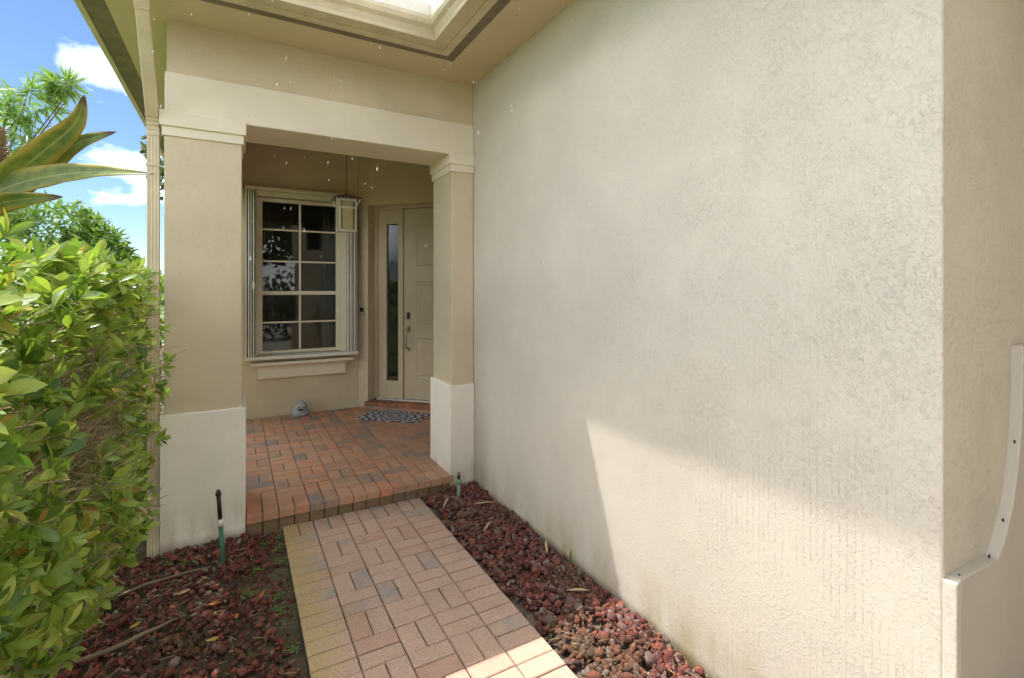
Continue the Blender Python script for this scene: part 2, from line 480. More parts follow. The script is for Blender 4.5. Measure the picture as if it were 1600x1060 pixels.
class MB:
    def __init__(s):
        s.v, s.f = [], []
    def add(s, verts, faces):
        n = len(s.v)
        s.v += [tuple(p) for p in verts]
        s.f += [tuple(i + n for i in f) for f in faces]
        return s
    def box(s, x0, x1, y0, y1, z0, z1):
        v = [(x0, y0, z0), (x1, y0, z0), (x1, y1, z0), (x0, y1, z0), (x0, y0, z1), (x1, y0, z1), (x1, y1, z1), (x0, y1, z1)]
        return s.add(v, [(0, 3, 2, 1), (4, 5, 6, 7), (0, 1, 5, 4), (1, 2, 6, 5), (2, 3, 7, 6), (3, 0, 4, 7)])
    def prism(s, poly, a0, a1, axis='z'):
        """poly CCW list of 2d points extruded along an axis: z -> (x,y); y -> (x,z)"""
        n = len(poly)
        def pt(p, a):
            return (p[0], p[1], a) if axis == 'z' else (p[0], a, p[1])
        v = [pt(p, a0) for p in poly] + [pt(p, a1) for p in poly]
        f = [tuple(range(n))[::-1], tuple(range(n, 2 * n))]
        for i in range(n):
            j = (i + 1) % n
            f.append((i, j, j + n, i + n))
        if axis == 'y':
            f = [q[::-1] for q in f]
        return s.add(v, f)
    def loft(s, rings, cap=True, closed=True):
        n = len(rings[0])
        v = [p for r in rings for p in r]
        f = []
        for k in range(len(rings) - 1):
            for i in range(n if closed else n - 1):
                j = (i + 1) % n
                f.append((k * n + i, k * n + j, (k + 1) * n + j, (k + 1) * n + i))
        if cap and closed:
            f.append(tuple(range(n))[::-1])
            f.append(tuple((len(rings) - 1) * n + i for i in range(n)))
        return s.add(v, f)
    def tube(s, pts, rad, seg=10):
        pts = [Vector(p) for p in pts]
        rings = []
        up0 = None
        for i, p in enumerate(pts):
            d = (pts[min(i + 1, len(pts) - 1)] - pts[max(i - 1, 0)]).normalized()
            if up0 is None:
                up0 = d.orthogonal().normalized()
            side = (up0 - d * up0.dot(d)).normalized()
            up0 = side
            oth = d.cross(side)
            r = rad[i] if isinstance(rad, (list, tuple)) else rad
            rings.append([p + (side * math.cos(2 * math.pi * k / seg) + oth * math.sin(2 * math.pi * k / seg)) * r for k in range(seg)])
        return s.loft(rings)
    def lathe(s, c, prof, seg=20):
        rings = []
        for r, z in prof:
            rings.append([(c[0] + r * math.cos(2 * math.pi * k / seg), c[1] + r * math.sin(2 * math.pi * k / seg), c[2] + z) for k in range(seg)])
        return s.loft(rings)
    def ball(s, c, r, seg=14, rows=8):
        rx, ry, rz = r if isinstance(r, tuple) else (r, r, r)
        rings = []
        for i in range(rows + 1):
            a = -math.pi / 2 + math.pi * (0.02 + 0.96 * i / rows)
            rings.append([(c[0] + rx * math.cos(a) * math.cos(2 * math.pi * k / seg), c[1] + ry * math.cos(a) * math.sin(2 * math.pi * k / seg), c[2] + rz * math.sin(a)) for k in range(seg)])
        return s.loft(rings)
    def build(s, name, mat, parent=None, bevel=0.0, smooth=False, seg=2):
        me = bpy.data.meshes.new(name)
        o = bpy.data.objects.new(name, me)
        COL.objects.link(o)
        org = world_loc(parent) if parent is not None else Vector((0, 0, 0))
        me.from_pydata([(p[0] * H - org.x, p[1] * H - org.y, p[2] * H - org.z) for p in s.v], [], s.f)
        me.update()
        me.materials.append(M[mat] if isinstance(mat, str) else mat)
        if parent is not None:
            o.parent = parent
        if smooth:
            me.polygons.foreach_set('use_smooth', [True] * len(me.polygons))
        if bevel > 0:
            b = o.modifiers.new('bevel', 'BEVEL')
            b.width = bevel
            b.segments = seg
            b.limit_method = 'ANGLE'
            b.angle_limit = math.radians(40)
        return o

def np_mesh(name, verts, faces, mat, parent=None, attrs=None, smooth=False):
    """verts (n,3) in metres world, faces (m,k) equal-size"""
    me = bpy.data.meshes.new(name)
    org = world_loc(parent) if parent is not None else Vector((0, 0, 0))
    verts = np.asarray(verts, dtype=np.float32) - np.array(org, dtype=np.float32)
    faces = np.asarray(faces, dtype=np.int32)
    k = faces.shape[1]
    me.vertices.add(len(verts))
    me.vertices.foreach_set('co', verts.ravel())
    me.loops.add(faces.size)
    me.loops.foreach_set('vertex_index', faces.ravel())
    me.polygons.add(len(faces))
    me.polygons.foreach_set('loop_start', np.arange(0, faces.size, k, dtype=np.int32))
    me.polygons.foreach_set('loop_total', np.full(len(faces), k, dtype=np.int32))
    if smooth:
        me.polygons.foreach_set('use_smooth', np.ones(len(faces), dtype=bool))
    me.update(calc_edges=True)
    if attrs:
        for an, av in attrs.items():
            a = me.attributes.new(an, 'FLOAT', 'POINT')
            a.data.foreach_set('value', np.asarray(av, dtype=np.float32))
    me.materials.append(M[mat])
    o = bpy.data.objects.new(name, me)
    COL.objects.link(o)
    if parent is not None:
        o.parent = parent
    return o

def rot_basis(z, x_hint):
    """(n,3) unit z axes, hints -> matrices (n,3,3) with columns x,y,z"""
    z = z / np.linalg.norm(z, axis=1, keepdims=True)
    x = x_hint - (x_hint * z).sum(1, keepdims=True) * z
    x /= np.maximum(np.linalg.norm(x, axis=1, keepdims=True), 1e-6)
    y = np.cross(z, x)
    return np.stack([x, y, z], axis=2)

def scatter(base_v, base_f, mats, trans, scale):
    """many transformed copies of one small mesh -> verts, faces"""
    n, nv = len(trans), len(base_v)
    v = np.einsum('nij,vj->nvi', mats, base_v) * scale[:, None, None] + trans[:, None, :]
    f = base_f[None, :, :] + (np.arange(n) * nv)[:, None, None]
    return v.reshape(-1, 3), f.reshape(-1, base_f.shape[1])

# ------------------------------------------------------------------ ground
g = MB().add([(-120, -120, -0.035), (120, -120, -0.035), (120, 120, -0.035), (-120, 120, -0.035)], [(0, 1, 2, 3)]).build('ground', 'soil')
tag(g, kind='structure')
lw = MB().add([(-110, -110, -0.03), (-1.25, -110, -0.03), (-1.25, 110, -0.03), (-110, 110, -0.03)], [(0, 1, 2, 3)]).build('lawn', 'lawn')
tag(lw, kind='structure')
dv = MB().box(-1.6, 5.0, -8.0, -0.70, -0.06, -0.004).build('bounce_driveway', 'concrete')  # unseen concrete, added to bounce sunlight onto the shaded walls
tag(dv, kind='structure')
def soil_bed(name, x0, x1, y0, y1, z, mat):
    nx, ny = int((x1 - x0) * 55), int((y1 - y0) * 55)
    gx_, gy_ = np.meshgrid(np.linspace(x0, x1, nx), np.linspace(y0, y1, ny))
    gz_ = z + 0.004 * np.sin(gx_ * 31 + gy_ * 17) * np.cos(gy_ * 37 - gx_ * 9) + nrg.normal(0, 0.0022, gx_.shape)
    v = np.stack([gx_, gy_, gz_], -1).reshape(-1, 3) * H
    i = np.arange(nx * ny).reshape(ny, nx)
    f = np.stack([i[:-1, :-1], i[:-1, 1:], i[1:, 1:], i[1:, :-1]], -1).reshape(-1, 4)
    return tag(np_mesh(name, v, f, mat, None, None, True), kind='structure')
soil_bed('planting_bed', -1.2, 0.1675, -0.695, 2.42, -0.022, 'moss_soil')
soil_bed('gravel_bed', 0.7675, 1.062, -0.695, 2.30, -0.022, 'bed_sand')

# ------------------------------------------------------------------ brick paving
C = 0.1206                      # two brick widths
def brick_mesh(name, lx, ly, hz, mat, seed):
    r = random.Random(seed)
    b = 0.004 / H
    j = lambda a: a + r.uniform(-0.0012, 0.0012) / H
    x, y = lx / 2, ly / 2
    v = [(-x, -y, -hz), (x, -y, -hz), (x, y, -hz), (-x, y, -hz)]
    v += [(j(-x), j(-y), -b), (j(x), j(-y), -b), (j(x), j(y), -b), (j(-x), j(y), -b)]
    v += [(j(-x + b), j(-y + b), 0), (j(x - b), j(-y + b), 0), (j(x - b), j(y - b), 0), (j(-x + b), j(y - b), 0)]
    f = [(8, 9, 10, 11)]
    for a in (0, 4):
        for i in range(4):
            k = (i + 1) % 4
            f.append((a + i, a + k, a + 4 + k, a + 4 + i))
    me = bpy.data.meshes.new(name)
    me.from_pydata([tuple(c * H for c in p) for p in v], [], f)
    me.materials.append(M[mat])
    return me
GAP = 0.0030
def brick_set(mat):
    return [brick_mesh('brick', C - GAP, C / 2 - GAP, 0.032, mat, 100 + i) for i in range(4)]

def lay(parent, meshes, x, y, z, vertical):
    o = bpy.data.objects.new('brick', rng.choice(meshes))
    COL.objects.link(o)
    o.parent = parent
    org = world_loc(parent)
    o.location = Vector((x * H, y * H, z * H + rng.uniform(-0.0018, 0.0012))) - org
    o.rotation_euler = (rng.gauss(0, 0.004), rng.gauss(0, 0.004), (math.pi / 2 if vertical else 0) + rng.choice((0, math.pi)) + rng.gauss(0, 0.006))
    return o

path = MB().box(0.167, 0.768, -0.695, 2.30, -0.045, -0.007).build('path', 'sand')
tag(path, kind='structure')
pm = brick_set('path_brick')
X0, YT = 0.166, 2.281
for k in range(24):
    yc = YT - C * (k + 0.5)
    for i in range(5):
        xc = X0 + C * (i + 0.5)
        if k == 0:
            vert = True
        elif i in (0, 4):
            vert = False
        else:
            vert = (k + i) % 2 == 1
        for s in (-0.25, 0.25):
            if vert:
                lay(path, pm, xc + s * C, yc, 0.0, True)
            else:
                lay(path, pm, xc, yc + s * C, 0.0, False)

PF = 0.077                      # porch floor height
porch = MB().prism([(0.0, 2.31), (0.95, 2.31), (1.64, 2.54), (1.64, 3.30), (0.98, 3.97), (-0.25, 3.97), (-0.25, 2.54), (0.0, 2.54)], -0.04, PF - 0.006).build('porch_floor', 'sand')
tag(porch, kind='structure')
qm = brick_set('porch_brick')
xs0 = 0.0337
rest = []
for i in range(-2, 15):                                         # front header course
    xc = xs0 + (C / 2) * (i + 0.5)
    if 0.03 < xc < 0.915:
        lay(porch, qm, xc, 2.264 + C / 2, PF, True)
rm_ = brick_set('riser_brick')
for i in range(15):                                             # riser course under it
    xc = xs0 + (C / 2) * (i + 0.5)
    o = lay(porch, rm_, xc, 2.292, 0.0, True)
    o.location = Vector((xc * H, 2.2835 * H, -0.019 * H)) - world_loc(porch)
    o.rotation_euler = (math.pi / 2, rng.choice((0, math.pi)) + rng.gauss(0, .004) + math.pi / 2, 0)
cols = range(-3, 14)
for i in cols:
    for k in range(14):
        xc, yc = xs0 + C * (i + 0.5), 2.264 + C + C * (k + 0.5)
        if xc > 1.62 or xc < -0.24 or yc > 3.96 or (xc + yc) > 4.80 or (yc < 2.50 and xc > 0.97) or (yc < 2.56 and xc < 0.02):
            continue
        vert = (i + k) % 2 == 0
        seen = 0.02 < xc < 1.30
        for s in (-0.25, 0.25):
            px, py = (xc + s * C, yc) if vert else (xc, yc + s * C)
            if seen:
                lay(porch, qm, px, py, PF, vert)
            else:
                rest.append((px, py, vert))
rm = MB()
for px, py, vert in rest:
    hx, hy = (C / 4, C / 2) if vert else (C / 2, C / 4)
    rm.box(px - hx + .0013, px + hx - .0013, py - hy + .0013, py + hy - .0013, PF - 0.02, PF)
tag(rm.build('paving_bricks', 'porch_brick', porch), kind='stuff')

# ------------------------------------------------------------------ the house
house = empty('house', (1.06, 2.3, 0), 'beige stucco house with covered brick entry porch, square columns and a long side wall', 'house')
WZ = 2.10
w = MB().prism([(1.06, 0.376), (1.50, 0.376), (1.50, -3.0), (4.5, -3.0), (4.5, 3.17), (1.62, 3.17), (1.62, 2.562), (1.06, 2.562)], -0.06, WZ)  # footprint includes an unseen garage leg, added to shade the wall's front end
w.build('side_wall', 'stucco_wall', house, bevel=0.008, seg=3)
MB().box(0.80, 1.4995, -0.62, -0.48, -0.05, 2.04).build('shade_pier', 'stucco', house, bevel=0.006)  # unseen pier, added to keep light off the wall's front end
# curved raised trim on the wall's front end
MB().box(1.0602, 1.0745, 0.3568, 0.3775, -0.06, 0.501).build('wall_return', 'stucco_wall', house, bevel=0.004)
trim = [(1.075, -0.06), (1.499, -0.06), (1.499, 0.886), (1.372, 0.886), (1.3705, 0.85), (1.368, 0.811), (1.3655, 0.775), (1.361, 0.736), (1.353, 0.695), (1.341, 0.65), (1.329, 0.615), (1.314, 0.58), (1.297, 0.555), (1.278, 0.530), (1.258, 0.510), (1.24, 0.497), (1.15, 0.5005), (1.075, 0.5035)]
MB().prism(trim, 0.357, 0.3775, 'y').build('curved_trim', 'end_trim', house, bevel=0.004)
for x, z in ((1.095, 0.4985), (1.225, 0.4985), (1.292, 0.5505), (1.352, 0.693)):
    MB().box(x - 0.0012, x + 0.0012, 0.364, 0.3665, z, z + 0.006).build('weep_hole', 'dark', house)

# columns
def column(parts, x0, x1, right):
    col = empty('column', (x0, 2.28, 0))
    col.parent = house
    col.location = col.location - house.location
    o = 0 if right else 0.014
    e = 0.003
    MB().box(x0 - 0.013, x1 + o, 2.278, 2.574, -0.05, 0.518).build('plinth', 'trim', col, bevel=0.006)
    MB().box(x0, x1, 2.292, 2.560, 0.515, 1.60).build('shaft', 'stucco', col, bevel=0.007)
    o2 = 0 if right else 0.007
    MB().box(x0 - 0.007, x1 + o2, 2.285, 2.567, 1.589, 1.627).build('capital_band', 'band', col, bevel=0.004)
    o3 = 0 if right else 0.016
    MB().box(x0 - 0.015, x1 + o3, 2.276, 2.576, 1.625, 1.684).build('capital', 'band', col, bevel=0.005)
    return col
column(None, -0.243, 0.018, False)
column(None, 0.939, 1.058, True)
MB().box(-0.241, 1.058, 2.290, 2.562, 1.674, 1.836).build('front_beam', 'band', house, bevel=0.005)
MB().box(-0.236, 1.0585, 2.304, 2.550, 1.834, 2.09).build('upper_wall', 'stucco', house)
MB().box(-0.239, 0.010, 2.563, 3.958, 1.680, 2.09).build('side_beam', 'stucco', house)
MB().box(0.012, 1.619, 2.552, 3.958, 2.062, 2.085).build('porch_ceiling', 'soffit', house)
MB().box(1.0605, 1.619, 2.563, 2.60, 1.6, 2.09).build('inner_header', 'stucco', house)

# window wall with a real opening
def wall_hole(x0, x1, hx0, hx1, z0, z1, hz0, hz1, yf, yb):
    m = MB()
    xs, zs = [x0, hx0, hx1, x1], [z0, hz0, hz1, z1]
    for y, flip in ((yf, False), (yb, True)):
        for i in range(3):
            for k in range(3):
                if i == 1 and k == 1:
                    continue
                q = [(xs[i], y, zs[k]), (xs[i + 1], y, zs[k]), (xs[i + 1], y, zs[k + 1]), (xs[i], y, zs[k + 1])]
                m.add(q[::-1] if flip else q, [(0, 1, 2, 3)])
    for a, b in (((hx0, hz0), (hx1, hz0)), ((hx1, hz0), (hx1, hz1)), ((hx1, hz1), (hx0, hz1)), ((hx0, hz1), (hx0, hz0))):
        m.add([(a[0], yf, a[1]), (b[0], yf, b[1]), (b[0], yb, b[1]), (a[0], yb, a[1])], [(3, 2, 1, 0)])
    for a, b in (((x0, z0), (x1, z0)), ((x1, z0), (x1, z1)), ((x1, z1), (x0, z1)), ((x0, z1), (x0, z0))):
        m.add([(a[0], yf, a[1]), (b[0], yf, b[1]), (b[0], yb, b[1]), (a[0], yb, a[1])], [(0, 1, 2, 3)])
    return m
YW = 3.96
wall_hole(-0.24, 0.831, 0.125, 0.700, -0.05, 2.09, 0.525, 1.665, YW, YW + 0.10).build('window_wall', 'stucco', house)

# window
win = empty('window', (0.41, YW, 0.53))
win.parent = house
win.location = win.location - house.location
yg = YW + 0.028
fr = MB()
fr.box(0.127, 0.161, YW + 0.006, YW + 0.06, 0.530, 1.660).box(0.667, 0.698, YW + 0.006, YW + 0.06, 0.530, 1.660)
fr.box(0.161, 0.667, YW + 0.006, YW + 0.06, 1.634, 1.660).box(0.161, 0.667, YW + 0.006, YW + 0.06, 0.530, 0.552)
fr.build('frame', 'frame', win, bevel=0.003)
MB().box(0.162, 0.666, YW + 0.012, YW + 0.05, 0.957, 0.985).build('meeting_rail', 'frame', win, bevel=0.003)
MB().box(0.405, 0.419, YW + 0.017, YW + 0.037, 0.553, 1.633).build('muntin', 'frame', win, bevel=0.002)
rows = [0.553, 0.756, 0.971, 1.203, 1.434, 1.633]
for z in (0.756, 1.203, 1.434):
    for xa, xb in ((0.163, 0.4045), (0.4195, 0.665)):
        MB().box(xa, xb, YW + 0.019, YW + 0.035, z - 0.006, z + 0.006).build('muntin', 'frame', win, bevel=0.002)
for k in range(5):
    for xa, xb in ((0.162, 0.405), (0.419, 0.666)):
        z0, z1 = rows[k] + 0.001, rows[k + 1] - 0.001
        tl = rng.uniform(-0.0006, 0.0006)
        MB().add([(xa, yg + tl, z0), (xb, yg - tl, z0), (xb, yg - tl, z1), (xa, yg + tl, z1)], [(0, 1, 2, 3)]).build('pane', 'glass', win)
# folded storm shutters either side, with tracks
sh = empty('storm_shutter', (0.41, YW, 0.52))
sh.parent = house
sh.location = sh.location - house.location
for xa, xb, n in ((0.052, 0.112, 4), (0.742, 0.811, 5)):
    st = (xb - xa) / n
    for i in range(n):
        x = xa + st * i
        zig = 0.006 if i % 2 else -0.004
        MB().prism([(x + 0.001, YW - 0.074 + zig), (x + st * 0.62, YW - 0.078 - zig), (x + st * 0.62, YW - 0.004), (x + 0.001, YW - 0.004)], 0.522, 1.700).build('shutter_blade', 'white', sh, bevel=0.0015)
    MB().box(xa + 0.002, xb - 0.002, YW - 0.06, YW - 0.0025, 0.524, 1.698).build('shutter_gap_shade', 'dark', sh)  # dark box stands in for the shade between the folded blades
MB().box(0.050, 0.813, YW - 0.082, YW - 0.001, 1.700, 1.722).build('track', 'frame', sh, bevel=0.003)
MB().box(0.050, 0.813, YW - 0.086, YW - 0.001, 0.500, 0.522).build('track', 'white', sh, bevel=0.003)
MB().box(0.113, 0.741, YW - 0.030, YW - 0.001, 1.667, 1.6995).build('header', 'frame', sh, bevel=0.003)
MB().box(0.694, 0.740, YW - 0.020, YW - 0.001, 0.524, 1.666).build('jamb_board', 'frame', sh, bevel=0.003)
MB().box(0.1135, 0.132, YW - 0.020, YW - 0.001, 0.524, 1.666).build('jamb_board', 'frame', sh, bevel=0.003)
MB().box(0.094, 0.110, YW - 0.088, YW - 0.080, 1.0, 1.05).build('latch', 'white', sh, bevel=0.002)
# moulded sill under the window
def ring(z, inset, proj):
    return [(0.084 + inset, YW + 0.004, z), (0.084 + inset, YW - proj, z), (0.777 - inset, YW - proj, z), (0.777 - inset, YW + 0.004, z)]
prof = [(0.355, 0.047, 0.034), (0.365, 0.044, 0.038), (0.368, 0.047, 0.034), (0.42, 0.047, 0.034), (0.435, 0.040, 0.041), (0.447, 0.026, 0.056), (0.455, 0.010, 0.070), (0.457, 0.0, 0.078), (0.477, 0.0, 0.078)]
MB().loft([ring(*q) for q in prof]).build('window_sill', 'band', house, bevel=0.002)

# angled door wall
E1 = Vector((math.sqrt(.5), -math.sqrt(.5), 0))
N1 = Vector((-math.sqrt(.5), -math.sqrt(.5), 0))
O1 = Vector((0.8312, 3.9588, 0))
def ab(s0, s1, d0, d1, z0, z1, m=None):
    """box in the angled wall's frame: s along the wall, d outward from its face"""
    m = m or MB()
    n = len(m.v)
    m.box(s0, s1, d0, d1, z0, z1)
    for i in range(n, len(m.v)):
        s, d, z = m.v[i]
        p = O1 + E1 * s + N1 * d
        m.v[i] = (p.x, p.y, z)
    m.f[-6:] = [q[::-1] for q in m.f[-6:]]
    return m
ab(0.0, 0.088, -0.16, 0, -0.04, 2.09).build('door_pier', 'stucco', house, bevel=0.005)
ab(1.03, 1.115, -0.16, 0, -0.04, 2.09).build('door_pier', 'stucco', house, bevel=0.005)
ab(0.0885, 1.0295, -0.16, -0.0005, 1.655, 2.09).build('door_header', 'stucco', house, bevel=0.005)
door = empty('front_door', (O1.x + 0.4, O1.y - 0.4, 0.13))
door.parent = house
door.location = door.location - house.location
dz0, dz1 = 0.134, 1.632
f2 = ab(0.089, 0.118, -0.150, -0.085, dz0, 1.654)
ab(0.322, 0.342, -0.150, -0.090, dz0, dz1, f2)
ab(0.118, 1.029, -0.150, -0.087, dz1, 1.654, f2)
ab(1.0, 1.029, -0.150, -0.087, dz0, dz1, f2)
f2.build('frame', 'door', door, bevel=0.003)
sd = MB()
ab(0.1185, 0.193, -0.135, -0.098, dz0 + .002, dz1 - .001, sd)
ab(0.295, 0.3215, -0.135, -0.098, dz0 + .002, dz1 - .001, sd)
ab(0.1935, 0.2945, -0.135, -0.099, dz0 + .002, 0.275, sd)
ab(0.1935, 0.2945, -0.135, -0.099, 1.515, dz1 - .001, sd)
sd.build('sidelight_panel', 'door', door, bevel=0.002)
gp = [O1 + E1 * s + N1 * -0.115 for s in (0.1925, 0.2955)]
MB().add([(gp[0].x, gp[0].y, 0.274), (gp[1].x, gp[1].y, 0.274), (gp[1].x, gp[1].y, 1.516), (gp[0].x, gp[0].y, 1.516)], [(0, 1, 2, 3)]).build('sidelight_pane', 'glass', door)
leafd = ab(0.3435, 0.999, -0.135, -0.104, dz0 + .004, dz1 - .003).build('door_leaf', 'door', door, bevel=0.002)
for s0, s1 in ((0.45, 0.63), (0.70, 0.88)):
    for z0, z1 in ((1.18, 1.51), (0.73, 1.06), (0.30, 0.62)):
        pnl = MB()
        def rg(ins, d):
            out = []
            for s, z in ((s0 + ins, z0 + ins), (s1 - ins, z0 + ins), (s1 - ins, z1 - ins), (s0 + ins, z1 - ins)):
                p = O1 + E1 * s + N1 * d
                out.append((p.x, p.y, z))
            return out
        pnl.loft([rg(0, -0.1045), rg(0.003, -0.0985), rg(0.010, -0.1025), rg(0.022, -0.1025), rg(0.034, -0.0985)])
        pnl.build('panel', 'door', leafd)
ab(0.373, 0.395, -0.104, -0.090, 0.765, 0.818).build('deadbolt', 'black', leafd, bevel=0.004)
hd = MB()
ab(0.376, 0.394, -0.104, -0.094, 0.665, 0.712, hd)
ab(0.376, 0.394, -0.104, -0.096, 0.512, 0.545, hd)
hp = [O1 + E1 * 0.385 + N1 * d + Vector((0, 0, z)) for d, z in ((-0.095, 0.675), (-0.070, 0.668), (-0.062, 0.64), (-0.062, 0.575), (-0.072, 0.54), (-0.095, 0.53))]
hd.tube(hp, 0.0045, 8)
tp = O1 + E1 * 0.385 + N1 * -0.086
hd.ball((tp.x, tp.y, 0.69), (0.008, 0.008, 0.006))
hd.build('handle', 'nickel', leafd, smooth=False)
ab(0.119, 1.0, -0.150, -0.070, 0.1265, 0.1335).build('threshold', 'white', door, bevel=0.002)
# brick step below the door
step = ab(0.0895, 1.0285, -0.15, 0.012, 0.06, 0.1265).build('door_step', 'sand', house)
sm = [brick_mesh('step_brick', C * 0.72, 0.0525, 0.040, 'step_brick', 300 + i) for i in range(3)]
for layer, (zt, dd) in enumerate(((0.1275, -0.018), (0.094, -0.030))):
    for i in range(18):
        s = 0.069 + 0.0562 * (i + 0.5) if layer == 0 else 0.092 + 0.0562 * (i + 0.5)
        p = O1 + E1 * s + N1 * dd
        if s > 1.04:
            continue
        o = bpy.data.objects.new('brick', sm[i % 3] if layer == 0 else qm[i % 3])
        COL.objects.link(o)
        o.parent = step
        o.location = Vector((p.x * H, p.y * H, zt * H)) - world_loc(step)
        o.rotation_euler = (0, 0, math.radians(45))
        if layer == 0:
            o.scale = (1.0, 1.0, 1.0)

# far shell of the house so that rooms are dark
shell = MB()
shell.box(-0.24, -0.14, 4.063, 9.0, -0.05, 2.09).box(-0.139, 4.5, 8.9, 9.0, -0.05, 2.09).box(4.4, 4.5, 3.171, 8.899, -0.05, 2.09)
shell.build('outer_wall', 'stucco', house)
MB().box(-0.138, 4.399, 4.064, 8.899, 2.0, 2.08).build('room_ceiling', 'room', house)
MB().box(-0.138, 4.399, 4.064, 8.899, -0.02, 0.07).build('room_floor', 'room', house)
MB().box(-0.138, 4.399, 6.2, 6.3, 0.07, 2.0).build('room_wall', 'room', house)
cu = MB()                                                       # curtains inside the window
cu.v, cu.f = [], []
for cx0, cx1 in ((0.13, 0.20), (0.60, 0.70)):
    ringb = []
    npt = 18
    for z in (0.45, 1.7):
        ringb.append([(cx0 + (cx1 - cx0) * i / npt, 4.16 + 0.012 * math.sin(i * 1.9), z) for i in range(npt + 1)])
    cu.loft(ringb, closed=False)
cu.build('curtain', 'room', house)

# eave: soffit, dark strip (wider at left as painted gutter shade), fascia, gutter swept round the inner corner and the far-left corner
def lo(o):
    return float(np.interp(o, [-0.02, 0.0, 0.206, 0.2425, 0.274, 0.335, 0.368], [-0.02, 0.0, 0.180, 0.246, 0.254, 0.270, 0.288]))
def sweep(profile, name, mat, bevel=0.0, smooth=False):
    rings = []
    for o, z in profile:
        rings.append([(1.06 - o, 0.02, z), (1.06 - o, 2.29 - o, z), (-0.243 - lo(o), 2.29 - o, z), (-0.243 - lo(o), 9.1, z)])
    m = MB()
    n = 4
    v = [p for r in rings for p in r]
    f = []
    for k in range(len(rings)):
        k2 = (k + 1) % len(rings)
        for i in range(n - 1):
            f.append((k * n + i, k2 * n + i, k2 * n + i + 1, k * n + i + 1))
    f.append(tuple(k * n for k in range(len(rings))))
    f.append(tuple(k * n + n - 1 for k in range(len(rings)))[::-1])
    m.add(v, f)
    return m.build(name, mat, house, bevel=bevel)
MB().box(1.061, 4.6, -3.3, 0.3755, 2.0415, 2.057).box(0.90, 1.0605, 0.022, 0.3745, 2.0415, 2.057).build('end_soffit', 'soffit', house)  # reaches over the added garage niche and keeps the sky off it
sweep([(-0.02, 2.04), (0.198, 2.04), (0.198, 2.058), (-0.02, 2.058)], 'soffit', 'soffit')
sweep([(0.199, 2.0385), (0.242, 2.0385), (0.242, 2.058), (0.199, 2.058)], 'soffit_vent_shade', 'vent_shade')  # at left its dark colour stands in for the shaded gutter bottom
sweep([(0.2425, 2.034), (0.274, 2.034), (0.274, 2.13), (0.2425, 2.13)], 'fascia', 'gutter', 0.003)
gut = sweep([(0.2745, 2.041), (0.335, 2.041), (0.338, 2.055), (0.348, 2.075), (0.362, 2.088), (0.368, 2.105), (0.368, 2.122), (0.356, 2.122), (0.356, 2.117), (0.362, 2.115), (0.362, 2.106), (0.357, 2.091), (0.343, 2.079), (0.333, 2.058), (0.331, 2.046), (0.2745, 2.046)], 'gutter', 'gutter', 0.0015)
# splash guard standing on the gutter's inner corner
go = 0.3655
MB().box(1.06 - go - 0.20, 1.06 - go - 0.0005, 2.29 - go, 2.29 - go + 0.003, 2.118, 2.172).box(1.06 - go, 1.06 - go + 0.003, 2.29 - go - 0.20, 2.29 - go + 0.003, 2.118, 2.172).build('splash_guard', 'white', house)
# roof: hip over the porch, valley above the inner corner
def roof_z(x, y):
    z1, z2, z3 = 2.10 + 0.40 * (y - 2.016), 2.10 + 0.40 * (x - 0.786), 2.10 + 0.40 * (x + 0.46)
    zr = 2.10 + 0.40 * (y - 0.0)
    a = min(z1, z3) if y > 2.0 else -9
    b = min(z2, 2.10 + 0.40 * (y + 3.3)) if x > 0.78 else -9
    return max(a, b)
rf = MB()
gx = [-0.49, 0.15, 0.45, 0.786, 0.95, 1.15, 1.5, 2.0, 2.6, 3.3, 4.1, 4.8]
gy = [-3.3, -1.5, 0.0, 0.3, 0.7, 1.2, 1.7, 2.016, 2.2, 2.4, 2.7, 3.2, 4.0, 5.0, 6.5, 9.1]
for i in range(len(gx) - 1):
    for k in range(len(gy) - 1):
        xa, xb, ya, yb2 = gx[i], gx[i + 1], gy[k], gy[k + 1]
        if (xa + xb) / 2 < 0.786 and (ya + yb2) / 2 < 2.016:
            continue
        if (xa + xb) / 2 < 1.1 and (ya + yb2) / 2 < 0.0:
            continue
        q = [(x, y, max(2.10, min(3.3, roof_z(min(max(x, -0.455), 4.8), y + (0.001 if y >= 2.0 else 0))))) for x, y in ((xa, ya), (xb, ya), (xb, yb2), (xa, yb2))]
        rf.add(q, [(0, 1, 2, 3)])
rfo = rf.build('roof', 'roof', house)
sol = rfo.modifiers.new('solid', 'SOLIDIFY')
sol.thickness = 0.05
sol.offset = 1

# downspout
ds = empty('downspout', (-0.279, 2.31, 0))
ds.parent = house
ds.location = ds.location - house.location
def corr(cx_, cy_, hw, z, flute=0.0035):
    pts = []
    for sx, sy, n in ((1, 0, 7), (0, 1, 7), (-1, 0, 7), (0, -1, 7)):
        for i in range(n):
            t = -1 + 2 * i / n
            d = hw * (1 - 0.16 * (1 if (i % 2 == 0 and 0 < i) else 0))
            if sx:
                pts.append((cx_ + sx * d, cy_ + sx * t * hw))
            else:
                pts.append((cx_ - sy * t * hw, cy_ + sy * d))
    return [(p[0], p[1], z) for p in pts]
DX, DY, HW = -0.279, 2.318, 0.0185
MB().loft([corr(DX, DY, HW, z) for z in (-0.03, 1.60)]).build('pipe', 'gutter', ds)
el = []
for i in range(11):
    hwk = HW * (1.10 if i % 2 else 1.02)
    t = i / 10
    a = t * math.radians(52)
    cy_ = DY - 0.11 * (1 - math.cos(a))
    cz = 1.585 + 0.11 * math.sin(a)
    nrm = Vector((0, math.cos(a), math.sin(a)))
    el.append([(DX + sx * hwk, cy_ + sy * hwk * nrm.y, cz + sy * hwk * nrm.z) for sx, sy in ((-1, -1), (1, -1), (1, 1), (-1, 1))])
